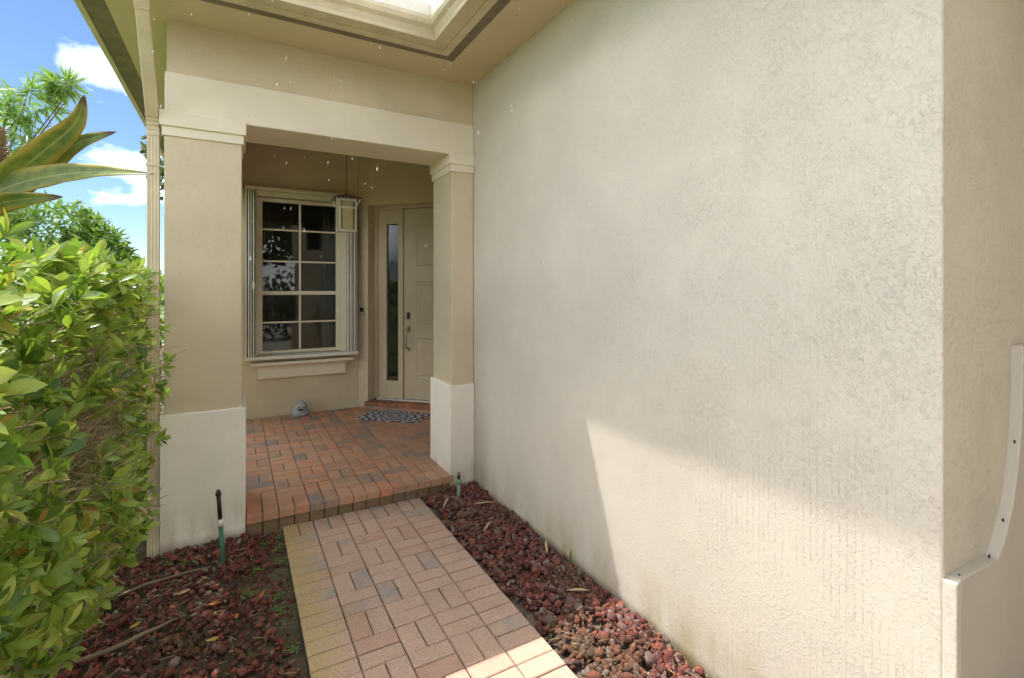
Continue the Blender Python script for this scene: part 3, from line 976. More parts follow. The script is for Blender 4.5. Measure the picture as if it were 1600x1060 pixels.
MB().loft(el).build('elbow', 'gutter', ds, bevel=0.002)
a0 = Vector((DX, el[-1][0][1] * .5 + el[-1][2][1] * .5, el[-1][0][2] * .5 + el[-1][2][2] * .5))
a1 = Vector((DX + 0.005, 1.985, 1.99))
dd_ = (a1 - a0).normalized()
nn_ = Vector((1, 0, 0)).cross(dd_).normalized()
def sq(c, hw):
    return [tuple(c + Vector((1, 0, 0)) * sx * hw + nn_ * sy * hw) for sx, sy in ((-1, -1), (1, -1), (1, 1), (-1, 1))]
MB().loft([sq(a0 - dd_ * 0.01, HW * 1.02), sq(a1, HW * 1.02)]).build('offset_pipe', 'gutter', ds, bevel=0.006)
MB().loft([sq(a1 - dd_ * 0.07, HW * 1.12), sq(a1 + dd_ * 0.0, HW * 1.12), [(p[0], 1.975 + (p[1] - a1.y) * .6, 2.05) for p in sq(a1, HW * 1.12)]]).build('elbow', 'gutter', ds, bevel=0.004)
MB().box(DX - 0.022, DX + 0.022, DY - 0.0205, DY + 0.0205, 1.47, 1.476).build('strap', 'gutter', ds)

# ------------------------------------------------------------------ lantern
LX, LY = 0.600, 3.2
lt = empty('pendant_lantern', (LX, LY, 1.36), 'square craftsman lantern with amber glass hanging on a chain in front of the window', 'lantern')
zb, zt = 1.362, 1.560
hw = 0.0475
ro = MB()
ro.loft([[(LX + sx * r, LY + sy * r, z) for sx, sy in ((-1, -1), (1, -1), (1, 1), (-1, 1))] for r, z in ((0.078, 1.560), (0.078, 1.567), (0.045, 1.583), (0.010, 1.592), (0.006, 1.600))])
ro.build('roof', 'bronze', lt)
fm = MB()
for sx in (-1, 1):
    for sy in (-1, 1):
        x, y = LX + sx * hw, LY + sy * hw
        fm.box(x - .005, x + .005, y - .005, y + .005, zb, zt)
        xo, yo = LX + sx * 0.070, LY + sy * 0.070
        fm.tube([(x, y, 1.513), (LX + sx * .060, LY + sy * .060, 1.535), (xo, yo, 1.559)], 0.004, 6)
for z0, z1 in ((zb - 0.004, zb + 0.008), (1.500, 1.512), (1.546, 1.5595)):
    for a in (-1, 1):
        fm.box(LX - hw - .006, LX + hw + .006, LY + a * hw - .0055, LY + a * hw + .0055, z0, z1)
        fm.box(LX + a * hw - .0055, LX + a * hw + .0055, LY - hw + .006, LY + hw - .006, z0 + .0003, z1 - .0003)
fm.build('frame', 'lantern_metal', lt, bevel=0.001)
for ax, a in (('x', -1), ('x', 1), ('y', -1), ('y', 1)):
    b = MB()
    if ax == 'x':
        b.box(LX + a * (hw - .003) - .0012, LX + a * (hw - .003) + .0012, LY - hw + .015, LY + hw - .015, zb + .012, 1.545)
    else:
        b.box(LX - hw + .015, LX + hw - .015, LY + a * (hw - .003) - .0012, LY + a * (hw - .003) + .0012, zb + .010, 1.545)
    b.build('glass_panel', 'amber', lt)
ch = MB()
z = 1.598
i = 0
while z < 2.05:
    pts = []
    for k in range(9):
        a = 2 * math.pi * k / 8
        px, pz = 0.0042 * math.cos(a), 0.0095 * math.sin(a)
        pts.append((LX + (px if i % 2 else 0), LY + (0 if i % 2 else px), z + 0.0095 + pz))
    ch.tube(pts, 0.0013, 5)
    z += 0.0155
    i += 1
ch.build('chain', 'bronze', lt)
MB().lathe((LX, LY, 2.046), [(0.001, -0.002), (0.02, 0.0), (0.03, 0.012), (0.03, 0.0155)], 20).build('ceiling_canopy', 'bronze', lt)

# doorbell
db = empty('doorbell', (O1.x + 0.035, O1.y - 0.035, 0.78), 'small black and silver video doorbell beside the front door', 'doorbell')
ab(0.022, 0.052, 0.001, 0.012, 0.787, 0.822).build('face_plate', 'grey_plastic', db, bevel=0.003)
ab(0.022, 0.052, 0.001, 0.013, 0.8225, 0.855).build('camera_housing', 'black', db, bevel=0.003)
bp_ = O1 + E1 * 0.037 + N1 * 0.0125
MB().ball((bp_.x, bp_.y, 0.800), (0.006, 0.006, 0.006), 12, 6).build('button', 'nickel', db, smooth=True)

# doormat (slightly askew, in front of the step)
mc = O1 + E1 * 0.43 + N1 * 0.20
mo = MB().box(-0.235, 0.235, -0.13, 0.13, 0.0, 0.006)
me_mat = mo.build('doormat', 'mat', None, bevel=0.003)
me_mat.location = (mc.x * H, mc.y * H, (PF + 0.001) * H)
me_mat.rotation_euler = (0, 0, math.radians(-43))
tag(me_mat, 'dark doormat with pale mandala pattern on the porch bricks before the door step', 'doormat')

# carved stone ornament
FX, FY = 0.405, 3.885
fg = empty('stone_figure', (FX, FY, PF), 'small grey carved stone garden figure with round eyes against the porch wall', 'ornament')
MB().lathe((FX, FY, PF), [(0.040, 0.0), (0.054, 0.003), (0.058, 0.014), (0.057, 0.030), (0.051, 0.046), (0.036, 0.060), (0.01, 0.064)], 22).build('body', 'stone', fg, smooth=True)
hdm = MB().ball((FX, FY - 0.010, PF + 0.066), (0.046, 0.043, 0.036), 18, 12).build('head', 'stone', fg, smooth=True)
MB().lathe((FX, FY - 0.004, PF + 0.096), [(0.020, 0.0), (0.019, 0.005), (0.016, 0.010), (0.009, 0.014), (0.001, 0.0155)], 14).build('topknot', 'stone', hdm, smooth=True)
for s in (-1, 1):
    MB().ball((FX + s * 0.0145 - 0.004, FY - 0.047, PF + 0.073), (0.0135, 0.009, 0.0135), 12, 8).build('eye', 'stone_light', hdm, smooth=True)
    MB().ball((FX + s * 0.0125 - 0.004, FY - 0.0555, PF + 0.073), (0.005, 0.003, 0.005), 8, 6).build('pupil', 'stone_dark', hdm, smooth=True)
    MB().tube([(FX + s * 0.044, FY - 0.016, PF + 0.044), (FX + s * 0.050, FY - 0.030, PF + 0.030), (FX + s * 0.036, FY - 0.048, PF + 0.020), (FX + s * 0.010, FY - 0.056, PF + 0.016)], [0.009, 0.010, 0.009, 0.007], 8).build('arm', 'stone', fg, smooth=True)
MB().ball((FX - 0.003, FY - 0.049, PF + 0.051), (0.019, 0.008, 0.0065), 12, 8).build('mouth', 'stone_dark', hdm, smooth=True)

# sprinkler risers
sx, sy = -0.041, 2.076
s1 = empty('sprinkler_riser', (sx, sy, -0.02), 'tall leaning green sprinkler riser with black top in the left gravel bed', 'sprinkler', 'sprinkler risers')
A, B = Vector((sx, sy, -0.03)), Vector((-0.059, 2.076, 0.272))
L_ = lambda t: A + (B - A) * t
MB().tube([L_(0), L_(0.56)], 0.0078, 12).build('pipe', 'green_pvc', s1, smooth=True)
MB().tube([L_(0.56), L_(0.565), L_(0.64), L_(0.645)], [0.0075, 0.0102, 0.0102, 0.0075], 12).build('collar', 'white', s1, smooth=True)
MB().tube([L_(0.645), L_(0.93)], 0.0073, 12).build('upper_pipe', 'black', s1, smooth=True)
MB().tube([L_(0.93), L_(0.935), L_(0.965), L_(0.97), L_(1.0)], [0.0075, 0.0098, 0.0098, 0.0065, 0.0060], 12).build('nozzle', 'black', s1, smooth=True)
sx, sy = 0.917, 2.154
s2 = empty('sprinkler_riser', (sx, sy, -0.02), 'short pale green sprinkler head in the red gravel beside the right column', 'sprinkler', 'sprinkler risers')
MB().tube([(sx, sy, -0.03), (sx, sy, 0.075)], 0.0078, 12).build('pipe', 'pale_green', s2, smooth=True)
MB().tube([(sx, sy, 0.075), (sx, sy, 0.077), (sx, sy, 0.098), (sx, sy, 0.1)], [0.0080, 0.0112, 0.0112, 0.008], 12).build('collar', 'pale_green', s2, smooth=True)
MB().tube([(sx, sy, 0.1), (sx, sy, 0.108), (sx, sy, 0.109), (sx, sy, 0.118), (sx, sy, 0.119), (sx, sy, 0.132)], [0.007, 0.007, 0.0092, 0.0092, 0.0055, 0.0045], 12).build('nozzle', 'bronze', s2, smooth=True)

# ------------------------------------------------------------------ lava-rock gravel beds
def ico(sub):
    import bmesh
    bm = bmesh.new()
    bmesh.ops.create_icosphere(bm, subdivisions=sub, radius=1.0)
    v = np.array([tuple(x.co) for x in bm.verts])
    f = np.array([[x.index for x in t.verts] for t in bm.faces])
    bm.free()
    return v, f
IV, IF = ico(2)
def stones(P, size, name, label):
    """P (n,3) metres"""
    n = len(P)
    vs, fs, ts, off = [], [], [], 0
    nvar = 14
    for q in range(nvar):
        idx = np.arange(q, n, nvar)
        k = len(idx)
        if k == 0:
            continue
        d = 1 + 0.0 * IV[:, :1]
        for _ in range(5):
            ax = nrg.normal(size=3); ax /= np.linalg.norm(ax)
            cut = nrg.uniform(0.25, 0.8)
            pr = IV @ ax
            over = np.clip(pr - cut, 0, None)
            d = d - over[:, None] * nrg.uniform(0.6, 1.0)
        d = d * (1 + nrg.normal(0, 0.11, size=(len(IV), 1)))
        bv = IV * d * np.array([1.0, nrg.uniform(0.65, 1.0), nrg.uniform(0.5, 0.8)])
        z = nrg.normal(size=(k, 3)) * np.array([0.55, 0.55, 1.0])
        z[:, 2] = np.abs(z[:, 2]) + 0.15
        mats = rot_basis(z, nrg.normal(size=(k, 3)))
        v, f = scatter(bv, IF, mats, P[idx], size[idx])
        vs.append(v); fs.append(f + off); off += len(v)
        ts.append(np.repeat(np.clip(nrg.beta(2.0, 2.2, size=k), 0, 0.999), len(bv)))
    o = np_mesh(name, np.concatenate(vs), np.concatenate(fs), 'lava', None, {'tint': np.concatenate(ts)})
    return tag(o, label, 'gravel', kind='stuff')

def bed(n, xa, xb, ya, yb, keep, zf, size):
    x = nrg.uniform(xa, xb, n); y = nrg.uniform(ya, yb, n)
    k = keep(x, y)
    x, y = x[k], y[k]
    s = nrg.gamma(5.0, 1.0, len(x)) / 5.0 * size
    s = np.clip(s, 0.007, 0.040)
    z = zf(x, y) * H + nrg.uniform(-0.006, 0.010, len(x)) 
    return np.stack([x * H, y * H, z], 1), s
def nz2(x, y, f, ph):
    return np.sin(x * f + ph) * np.cos(y * f * 1.13 + ph * 2) + 0.5 * np.sin(x * f * 2.3 + y * f * 1.7 + ph)
P, S = bed(8200, 0.772, 1.05, -0.65, 2.27, lambda x, y: (x > 0.782 + 0.018 * nz2(x, y, 14, 1)) & ((x > .80) | (y > 1.2) | (nrg.random(len(x)) < 0.25)), lambda x, y: -0.010 + 0.022 * np.clip((x - 0.77) / 0.1, 0, 1) + 0.006 * nz2(x, y, 9, 2), 0.0165)
stones(P, S, 'lava_gravel', 'red lava rock gravel strip between the brick path and the side wall')
P, S = bed(11500, -0.95, 0.16, 0.1, 2.28, lambda x, y: ((x < 0.130 + 0.025 * nz2(x, y, 11, 3)) | (nrg.random(len(x)) < 0.16)) & (nrg.random(len(x)) < 0.55 + 0.45 * (x > -0.42)) , lambda x, y: -0.020 + 0.014 * np.clip((0.12 - x) / 0.1, 0, 1) + 0.007 * nz2(x, y, 8, 4), 0.0145)
stones(P, S, 'lava_gravel', 'red lava rock gravel bed between the hedge and the brick path')

# roots, dry stalks, fallen leaves
def wiggle(a, b, n, amp, z=0.006):
    a, b = Vector(a), Vector(b)
    side = Vector((-(b - a).y, (b - a).x, 0)).normalized()
    pts = []
    for i in range(n):
        t = i / (n - 1)
        pts.append(a + (b - a) * t + side * amp * math.sin(t * 5 + a.x * 9) + Vector((0, 0, z * math.sin(math.pi * t) + rng.uniform(-.002, .002))))
    return pts
r1 = MB().tube(wiggle((-0.42, 1.70, 0.0), (-0.13, 1.795, 0.0), 9, 0.014, 0.008), [0.004, 0.005, 0.006, 0.0065, 0.0065, 0.006, 0.005, 0.004, 0.0015], 8).build('root', 'root', smooth=True)
tag(r1, 'long pale surface root crossing the red gravel below the hedge', 'root')
r2 = MB().tube(wiggle((-0.40, 1.98, 0.0), (-0.08, 2.09, 0.0), 8, -0.014, 0.008), [0.0025, 0.0035, 0.0045, 0.005, 0.0045, 0.004, 0.003, 0.001], 8).build('root', 'root', smooth=True)
tag(r2, 'thin root in the gravel leading to the tall sprinkler riser', 'root')
def flat_leaf(name, x, y, z, L, W, rz, tilt, mat, curl=0.25):
    rings = []
    for i in range(7):
        t = i / 6
        wv = W * math.sin(math.pi * min(0.97, t * 0.94 + 0.03)) ** 0.8
        zz = curl * L * (t - 0.5) ** 2
        rings.append([(-wv / 2, (t - 0.5) * L, zz + wv * 0.18), (0, (t - 0.5) * L, zz), (wv / 2, (t - 0.5) * L, zz + wv * 0.22), (0, (t - .5) * L, zz + 0.0012)])
    m = MB().loft(rings)
    o = m.build(name, mat, None, smooth=True)
    o.location = (x * H, y * H, z * H)
    o.rotation_euler = (tilt, rng.uniform(-.3, .3), rz)
    return o
FL = [(-0.060, 1.62, 'yellow_leaf', 'yellow fallen leaf lying on the left gravel near the photo bottom'),
      (0.000, 1.70, 'orange_leaf', 'orange fallen leaf on the left gravel near the long root tip'),
      (-0.15, 1.92, 'straw', 'tan fallen leaf on the left gravel between the two roots'),
      (0.015, 2.085, 'straw', 'tan fallen leaf beside the tall sprinkler riser'),
      (-0.06, 1.80, 'orange_leaf', 'orange fallen leaf at the end of the long root'),
      (-0.26, 1.80, 'yellow_leaf', 'yellow fallen leaf at the hedge foot by the long root'),
      (0.07, 1.78, 'orange_leaf', 'orange fallen leaf near the mossy left path edge')]
for x, y, mt, lb in FL:
    tag(flat_leaf('fallen_leaf', x, y, 0.012, rng.uniform(0.03, 0.045), rng.uniform(0.011, 0.017), rng.uniform(0, 6.28), rng.uniform(-.25, .25), mt), lb, 'leaf', 'fallen leaves on the left gravel bed')
ST = [((0.865, 2.15, 0.03), (0.80, 2.06, 0.022), 'dry straw blade by the short sprinkler head'),
      ((0.94, 2.03, 0.024), (1.03, 1.99, 0.03), 'dry straw blade between the short sprinkler and the side wall'),
      ((0.87, 1.79, 0.022), (0.93, 1.83, 0.035), 'dry straw blade in the middle of the right gravel strip'),
      ((1.00, 1.52, 0.026), (1.045, 1.60, 0.03), 'dry straw blade lying along the foot of the side wall'),
      ((0.93, 1.30, 0.026), (0.99, 1.26, 0.03), 'dry straw blade in the sunlit part of the right gravel')]
for a, b, lb in ST:
    a, b = Vector(a), Vector(b)
    sd_ = Vector((-(b - a).y, (b - a).x, 0)).normalized()
    rings = []
    for i in range(6):
        t = i / 5
        c = a + (b - a) * t + Vector((0, 0, 0.004 * math.sin(math.pi * t)))
        wv = 0.0065 * math.sin(math.pi * (0.06 + 0.9 * t))
        rings.append([tuple(c - sd_ * wv), tuple(c + Vector((0, 0, -.001))), tuple(c + sd_ * wv), tuple(c + Vector((0, 0, .0012)))])
    tag(MB().loft(rings).build('dry_blade', 'straw', None, smooth=True), lb, 'dry leaf', 'dry blades in the right gravel strip')

# dry straw and twig litter on both beds
def litter(name, n, xa, xb, ya, yb, z, label):
    r = np.random.default_rng(n)
    p0 = np.stack([r.uniform(xa, xb, n), r.uniform(ya, yb, n), z + r.uniform(0, 0.010, n)], 1) * H
    d = np.stack([r.normal(0, 1, n), r.normal(0, 1, n), r.normal(0.03, 0.14, n)], 1)
    bv = np.array([(math.cos(a) * w_, math.sin(a) * w_ * .5, t) for t, w_ in ((0, 0.5), (0.5, 1.0), (1, 0.3)) for a in (0, 2.09, 4.19)])
    bv[3:6, 1] += 0.6
    bf = np.array([(0, 1, 4, 3), (1, 2, 5, 4), (2, 0, 3, 5), (3, 4, 7, 6), (4, 5, 8, 7), (5, 3, 6, 8)])
    m = rot_basis(d, r.normal(size=(n, 3)))
    rad, L = r.uniform(0.0008, 0.0022, n), r.uniform(0.02, 0.075, n)
    v = np.einsum('nij,nvj->nvi', m, bv[None] * np.stack([rad, rad, L], 1)[:, None, :]) + p0[:, None, :]
    f = bf[None] + (np.arange(n) * 9)[:, None, None]
    return tag(np_mesh(name, v.reshape(-1, 3), f.reshape(-1, 4), 'straw', None), label, 'plant litter', kind='stuff')
litter('dry_litter', 210, 0.785, 1.05, 0.6, 2.26, 0.014, 'dry straw bits strewn over the gravel by the side wall')
litter('dry_litter', 330, -0.45, 0.15, 0.9, 2.27, 0.0, 'dry straw bits strewn over the gravel below the hedge')

# ------------------------------------------------------------------ leaves
def leaf_base(n=5, wide=0.42, fold=0.10, droop=0.16, tipw=0.62):
    """blade along +z from origin, width on x, top face towards -y; quads"""
    v, f = [], []
    for i in range(n + 1):
        t = i / n
        s = math.sin(math.pi * min(1.0, (t ** tipw)) * 0.985 + 0.01) ** 0.8
        wv = wide * 0.5 * max(s, 0.02)
        y = droop * t * t
        v += [(-wv, y - fold * wv * 2, t), (0, y, t), (wv, y - fold * wv * 2, t)]
    for i in range(n):
        a = i * 3
        f += [(a, a + 1, a + 4, a + 3), (a + 1, a + 2, a + 5, a + 4)]
    return np.array(v), np.array(f)
F_ = np.array([math.sin(YAW), math.cos(YAW), 0.0]); R_ = np.array([math.cos(YAW), -math.sin(YAW), 0.0])
def screen(p):
    q = p - np.array([0, 0, H])
    D = q @ F_
    u = 800 + 768 * (q @ R_) / np.maximum(D, 1e-3)
    v = 452 - 768 * q[:, 2] / np.maximum(D, 1e-3)
    return u, v, D

hedge = empty('hedge', (-0.62, 1.8, -0.03), 'dense clipped green hedge with oval leaves left of the brick path', 'hedge')
hr = np.random.default_rng(5)
def hz(y, z, ph):
    return np.sin(y * 9 + ph) * 0.5 + np.sin(z * 11 + y * 5 + ph * 1.7) * 0.5
def face_x(y, z):
    base = -0.285 - 0.07 * np.clip((0.42 - z) / 0.42, 0, 1) + 0.036 * hz(y, z, 1.0) + 0.022 * hz(y * 2.3, z * 2.1, 2.2)
    return base - 0.04 * np.clip((1.9 - y) / 0.9, 0, 1) 
def top_z(x, y):
    return 1.045 + 0.018 * np.sin(x * 13 + y * 7) + 0.016 * np.sin(y * 17 - x * 5)
ros_p, ros_d, ros_l = [], [], []
def add_ros(p, d, layer):
    ros_p.append(p); ros_d.append(d); ros_l.append(np.full(len(p), layer))
# side face
for layer, n, dep in ((0, 760, 0.0), (1, 620, 0.06), (2, 520, 0.13)):
    y = hr.uniform(0.62, 2.95, n); z = hr.uniform(0.10, 1.06, n) ** 1.0
    x = face_x(y, z) - dep + hr.normal(0, 0.022, n)
    k = ~((y > 2.23) & (x > -0.30))
    # thin patches where the bare twigs show
    bare = np.exp(-(((y - 1.68) / 0.20) ** 2 + ((z - 0.66) / 0.06) ** 2)) + 0.7 * np.exp(-(((y - 1.95) / 0.13) ** 2 + ((z - 0.80) / 0.06) ** 2)) + 0.6 * np.exp(-(((y - 1.35) / 0.12) ** 2 + ((z - 0.62) / 0.06) ** 2))
    k &= hr.random(n) > bare * 1.1
    k &= (z > 0.17) | (hr.random(n) < 0.45)
    x, y, z = x[k], y[k], z[k]
    d = np.stack([np.full(len(x), 0.75), hr.normal(-0.28, 0.4, len(x)), hr.normal(0.42, 0.38, len(x))], 1)
    add_ros(np.stack([x, y, z], 1), d, layer)
# top
for layer, n, dep in ((0, 1000, 0.0), (1, 620, 0.06)):
    x = hr.uniform(-1.15, -0.26, n); y = hr.uniform(0.62, 3.6, n)
    z = top_z(x, y) - dep + hr.normal(0, 0.016, n)
    k = ~((y > 2.23) & (x > -0.30))
    x, y, z = x[k], y[k], z[k]
    d = np.stack([hr.normal(0.15, 0.38, len(x)), hr.normal(-0.1, 0.38, len(x)), np.full(len(x), 0.9)], 1)
    add_ros(np.stack([x, y, z], 1), d, layer)
# near end (towards the viewer) and core
n = 420
x = hr.uniform(-1.1, -0.33, n); z = hr.uniform(0.12, 1.05, n); y = 0.60 + 0.03 * hz(x, z, .4) + hr.normal(0, .015, n)
add_ros(np.stack([x, y, z], 1), np.stack([hr.normal(0.1, .4, n), np.full(n, -0.8), hr.normal(.4, .35, n)], 1), 1)
ros_p = np.concatenate(ros_p); ros_d = np.concatenate(ros_d); ros_l = np.concatenate(ros_l)
ros_d /= np.linalg.norm(ros_d, axis=1, keepdims=True)
nl = hr.integers(7, 12, len(ros_p))
ridx = np.repeat(np.arange(len(ros_p)), nl)
n = len(ridx)
ax = ros_d[ridx]
perp = hr.normal(size=(n, 3)); perp -= (perp * ax).sum(1, keepdims=True) * ax
perp /= np.linalg.norm(perp, axis=1, keepdims=True)
ang = np.radians(hr.uniform(22, 82, n))
ld = ax * np.cos(ang)[:, None] + perp * np.sin(ang)[:, None]
lp = ros_p[ridx] * H - ax * (hr.uniform(0, 0.03, n) * (ang / 1.2))[:, None]
# leaf upper side faces the rosette axis
mats = rot_basis(ld, np.cross(ax, ld) + 0.15 * hr.normal(size=(n, 3)))
sgn = np.sign((mats[:, :, 1] * ax).sum(1))
mats[:, :, 0] *= -sgn[:, None]; mats[:, :, 1] *= -sgn[:, None]
ls = (0.036 + 0.066 * hr.beta(1.6, 2.0, n)) * np.where(ros_p[ridx][:, 1] > 2.0, 0.78, 1.0)
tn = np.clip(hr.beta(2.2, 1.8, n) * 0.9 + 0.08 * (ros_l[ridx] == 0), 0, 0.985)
tn = np.where(hr.random(n) < 0.035, 0.992, tn)
VAR = [leaf_base(5, wd, fo, dr, tw) for wd, fo, dr, tw in ((0.36, 0.14, 0.16, 1.25), (0.40, 0.08, 0.30, 1.45), (0.32, 0.20, 0.04, 1.1), (0.43, 0.14, -0.14, 1.5))]
u, v, D = screen(lp + ld * ls[:, None] * 0.5)
vis = (u > 2) & (u < 262) & (v > 345) & (v < 1055) & (ros_l[ridx] == 0)
facing = np.abs((mats[:, :, 1] * ((lp - np.array([0, 0, H])) / np.linalg.norm(lp - np.array([0, 0, H]), axis=1, keepdims=True))).sum(1))
score = np.where(vis, ls / np.maximum(D, 0.2) * (0.35 + facing), 0)
big = set(np.argsort(-score)[:300].tolist())
leaf_me = []
for q, (bv, bf) in enumerate(VAR):
    me = bpy.data.meshes.new('leaf')
    me.from_pydata([tuple(p) for p in bv], [], [tuple(f) for f in bf])
    me.materials.append(M['leaf'])
    me.polygons.foreach_set('use_smooth', [True] * len(me.polygons))
    leaf_me.append(me)
horg = np.array(hedge.location)
vi = hr.integers(0, 4, n)
for i in big:
    o = bpy.data.objects.new('leaf', leaf_me[vi[i]])
    COL.objects.link(o)
    o.parent = hedge
    mt = Matrix([list(mats[i][r] * ls[i]) + [float(lp[i][r] - horg[r])] for r in range(3)] + [[0, 0, 0, 1]])
    o.matrix_basis = mt
small = np.array([i not in big for i in range(n)])
vs, fs, ts, off = [], [], [], 0
for q, (bv, bf) in enumerate(VAR):
    k = small & (vi == q)
    v_, f_ = scatter(bv, bf, mats[k], lp[k], ls[k])
    vs.append(v_); fs.append(f_ + off); off += len(v_)
    ts.append(np.repeat(tn[k], len(bv)))
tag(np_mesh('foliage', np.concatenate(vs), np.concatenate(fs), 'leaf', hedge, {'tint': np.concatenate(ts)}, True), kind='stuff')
# bare twigs
def twig_cloud(p0, d, L, r):
    n = len(p0)
    bv = np.array([(math.cos(a) * w_, math.sin(a) * w_, t) for t, w_ in ((0, 1.0), (1, 0.5)) for a in (0, 2.09, 4.19)])
    bf = np.array([(0, 1, 4, 3), (1, 2, 5, 4), (2, 0, 3, 5)])
    m = rot_basis(d, hr.normal(size=(n, 3)))
    sc3 = np.stack([r, r, L], 1)
    v = np.einsum('nij,nvj->nvi', m, bv[None] * sc3[:, None, :]) + p0[:, None, :]
    f = bf[None] + (np.arange(n) * 6)[:, None, None]
    return v.reshape(-1, 3), f.reshape(-1, 4)
n = 5200
y = hr.uniform(0.7, 2.9, n); z = hr.uniform(0.1, 1.0, n)
y[:2200] = hr.normal(1.68, 0.22, 2200); z[:2200] = hr.normal(0.66, 0.09, 2200)
x = face_x(y, z) - hr.uniform(-0.005, 0.20, n)
k = ~((y > 2.2) & (x > -0.31))
x, y, z = x[k], y[k], z[k]
tw_d = np.stack([hr.normal(0.55, 0.4, len(x)), hr.normal(-0.1, 0.6, len(x)), hr.normal(0.35, 0.45, len(x))], 1)
v_, f_ = twig_cloud(np.stack([x, y, z], 1) * H, tw_d, hr.uniform(0.05, 0.16, len(x)), hr.uniform(0.0012, 0.0032, len(x)))
tag(np_mesh('twigs', v_, f_, 'twig', hedge), kind='stuff')
for i in range(7):
    yb_ = 0.95 + 0.28 * i + rng.uniform(-.05, .05)
    xb_ = -0.43 + rng.uniform(-.04, .03)
    pts = [Vector((xb_, yb_, -0.05))]
    for q in range(5):
        pts.append(pts[-1] + Vector((rng.uniform(-.03, .04), rng.uniform(-.05, .05), 0.17)))
    MB().tube(pts, [0.017, 0.014, 0.012, 0.010, 0.008, 0.005], 8).build('stem', 'bark', hedge, smooth=True)
# inner leaves, darker tints stand in for deep shade
n = 9000
x = hr.uniform(-1.05, -0.47, n); y = hr.uniform(0.68, 3.4, n); z = hr.uniform(0.12, 0.98, n)
d = hr.normal(size=(n, 3)); m_ = rot_basis(d, hr.normal(size=(n, 3)))
v_, f_ = scatter(VAR[0][0], VAR[0][1], m_, np.stack([x, y, z], 1) * H, hr.uniform(0.05, 0.09, n))
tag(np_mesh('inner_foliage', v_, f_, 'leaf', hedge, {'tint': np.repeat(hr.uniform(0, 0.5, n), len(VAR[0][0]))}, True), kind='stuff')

# ------------------------------------------------------------------ ginger plant rising above the hedge
gin = empty('ginger_plant', (-0.60, 1.66, -0.03), 'tall ginger plant with long yellowing leaves and brown seed spike above the hedge', 'plant')
def blade(pts, width, roll, nm='leaf', n=22, fold=0.22):
    """long leaf along a curve; attributes edge/along"""
    pts = [Vector(p) * H for p in pts]
    def cr(t):
        s = t * (len(pts) - 1)
        i = min(int(s), len(pts) - 2)
        f = s - i
        p0, p1, p2, p3 = pts[max(i - 1, 0)], pts[i], pts[i + 1], pts[min(i + 2, len(pts) - 1)]
        return 0.5 * ((2 * p1) + (p2 - p0) * f + (2 * p0 - 5 * p1 + 4 * p2 - p3) * f * f + (3 * p1 - p0 - 3 * p2 + p3) * f ** 3)
    vv, ff, ed, al = [], [], [], []
    org = world_loc(gin)
    for i in range(n + 1):
        t = i / n
        c = cr(t)
        dr = (cr(min(1, t + .02)) - cr(max(0, t - .02))).normalized()
        up = Vector((0.15, -0.80, 0.55))
        side = dr.cross(up).normalized()
        side = Matrix.Rotation(roll + 0.25 * math.sin(t * 4), 3, dr) @ side
        nor = side.cross(dr).normalized()
        wv = width * H * 0.5 * max(0.02, math.sin(math.pi * min(1, 0.05 + 0.95 * t ** 0.72)) ** 0.85)
        for e in (-1, -0.55, 0, 0.55, 1):
            wob = 0.05 * wv * math.sin(t * 40 + e * 3) * abs(e)
            p = c + side * (wv * e) + nor * (fold * wv * abs(e) ** 1.3 + wob)
            vv.append(tuple(p - org)); ed.append(abs(e)); al.append(t)
    for i in range(n):
        for j in range(4):
            a = i * 5 + j
            ff.append((a, a + 1, a + 6, a + 5))
    me = bpy.data.meshes.new(nm)
    me.from_pydata(vv, [], ff)
    me.polygons.foreach_set('use_smooth', [True] * len(ff))
    for an, av in (('edge', ed), ('along', al)):
        a = me.attributes.new(an, 'FLOAT', 'POINT')
        a.data.foreach_set('value', av)
    me.materials.append(M['ginger'])
    o = bpy.data.objects.new(nm, me)
    COL.objects.link(o)
    o.parent = gin
    so_ = o.modifiers.new('thick', 'SOLIDIFY')
    so_.thickness = 0.0012
    return o
blade([(-0.585, 1.69, 1.17), (-0.50, 1.655, 1.255), (-0.415, 1.61, 1.335), (-0.345, 1.57, 1.405), (-0.325, 1.558, 1.475)], 0.066, 0.6)
blade([(-0.60, 1.70, 1.17), (-0.50, 1.655, 1.243), (-0.40, 1.60, 1.275), (-0.29, 1.54, 1.287), (-0.175, 1.475, 1.281)], 0.062, 0.25)
blade([(-0.50, 1.70, 1.22), (-0.42, 1.66, 1.315), (-0.35, 1.61, 1.365), (-0.262, 1.55, 1.392)], 0.050, 0.75)
blade([(-0.62, 1.68, 1.12), (-0.53, 1.64, 1.19), (-0.46, 1.615, 1.215), (-0.37, 1.58, 1.225)], 0.055, 0.9)
MB().tube([(-0.60, 1.68, -0.04), (-0.61, 1.69, 0.6), (-0.59, 1.69, 1.18)], [0.012, 0.012, 0.009], 10).build('stalk', 'bark', gin, smooth=True)
sp_c = (-0.512, 1.69, 1.27)
MB().tube([(-0.57, 1.695, 1.0), (-0.53, 1.69, 1.2), (-0.512, 1.69, 1.40)], [0.008, 0.009, 0.004], 8).build('spike_stalk', 'twig', gin, smooth=True)
n = 170
tt = np.linspace(0, 1, n)
an_ = np.arange(n) * 2.39996
d = np.stack([np.cos(an_), np.sin(an_), 0.35 + tt], 1)
bv, bf = leaf_base(4, 0.30, 0.3, -0.2, 0.9)
v_, f_ = scatter(bv, bf, rot_basis(d, np.stack([-np.sin(an_), np.cos(an_), 0 * an_], 1)), np.stack([sp_c[0] + 0 * tt, sp_c[1] + 0 * tt, sp_c[2] + tt * 0.125], 1) * H, (0.045 - 0.018 * tt))
tag(np_mesh('seed_spike', v_, f_, 'twig', gin), kind='stuff')

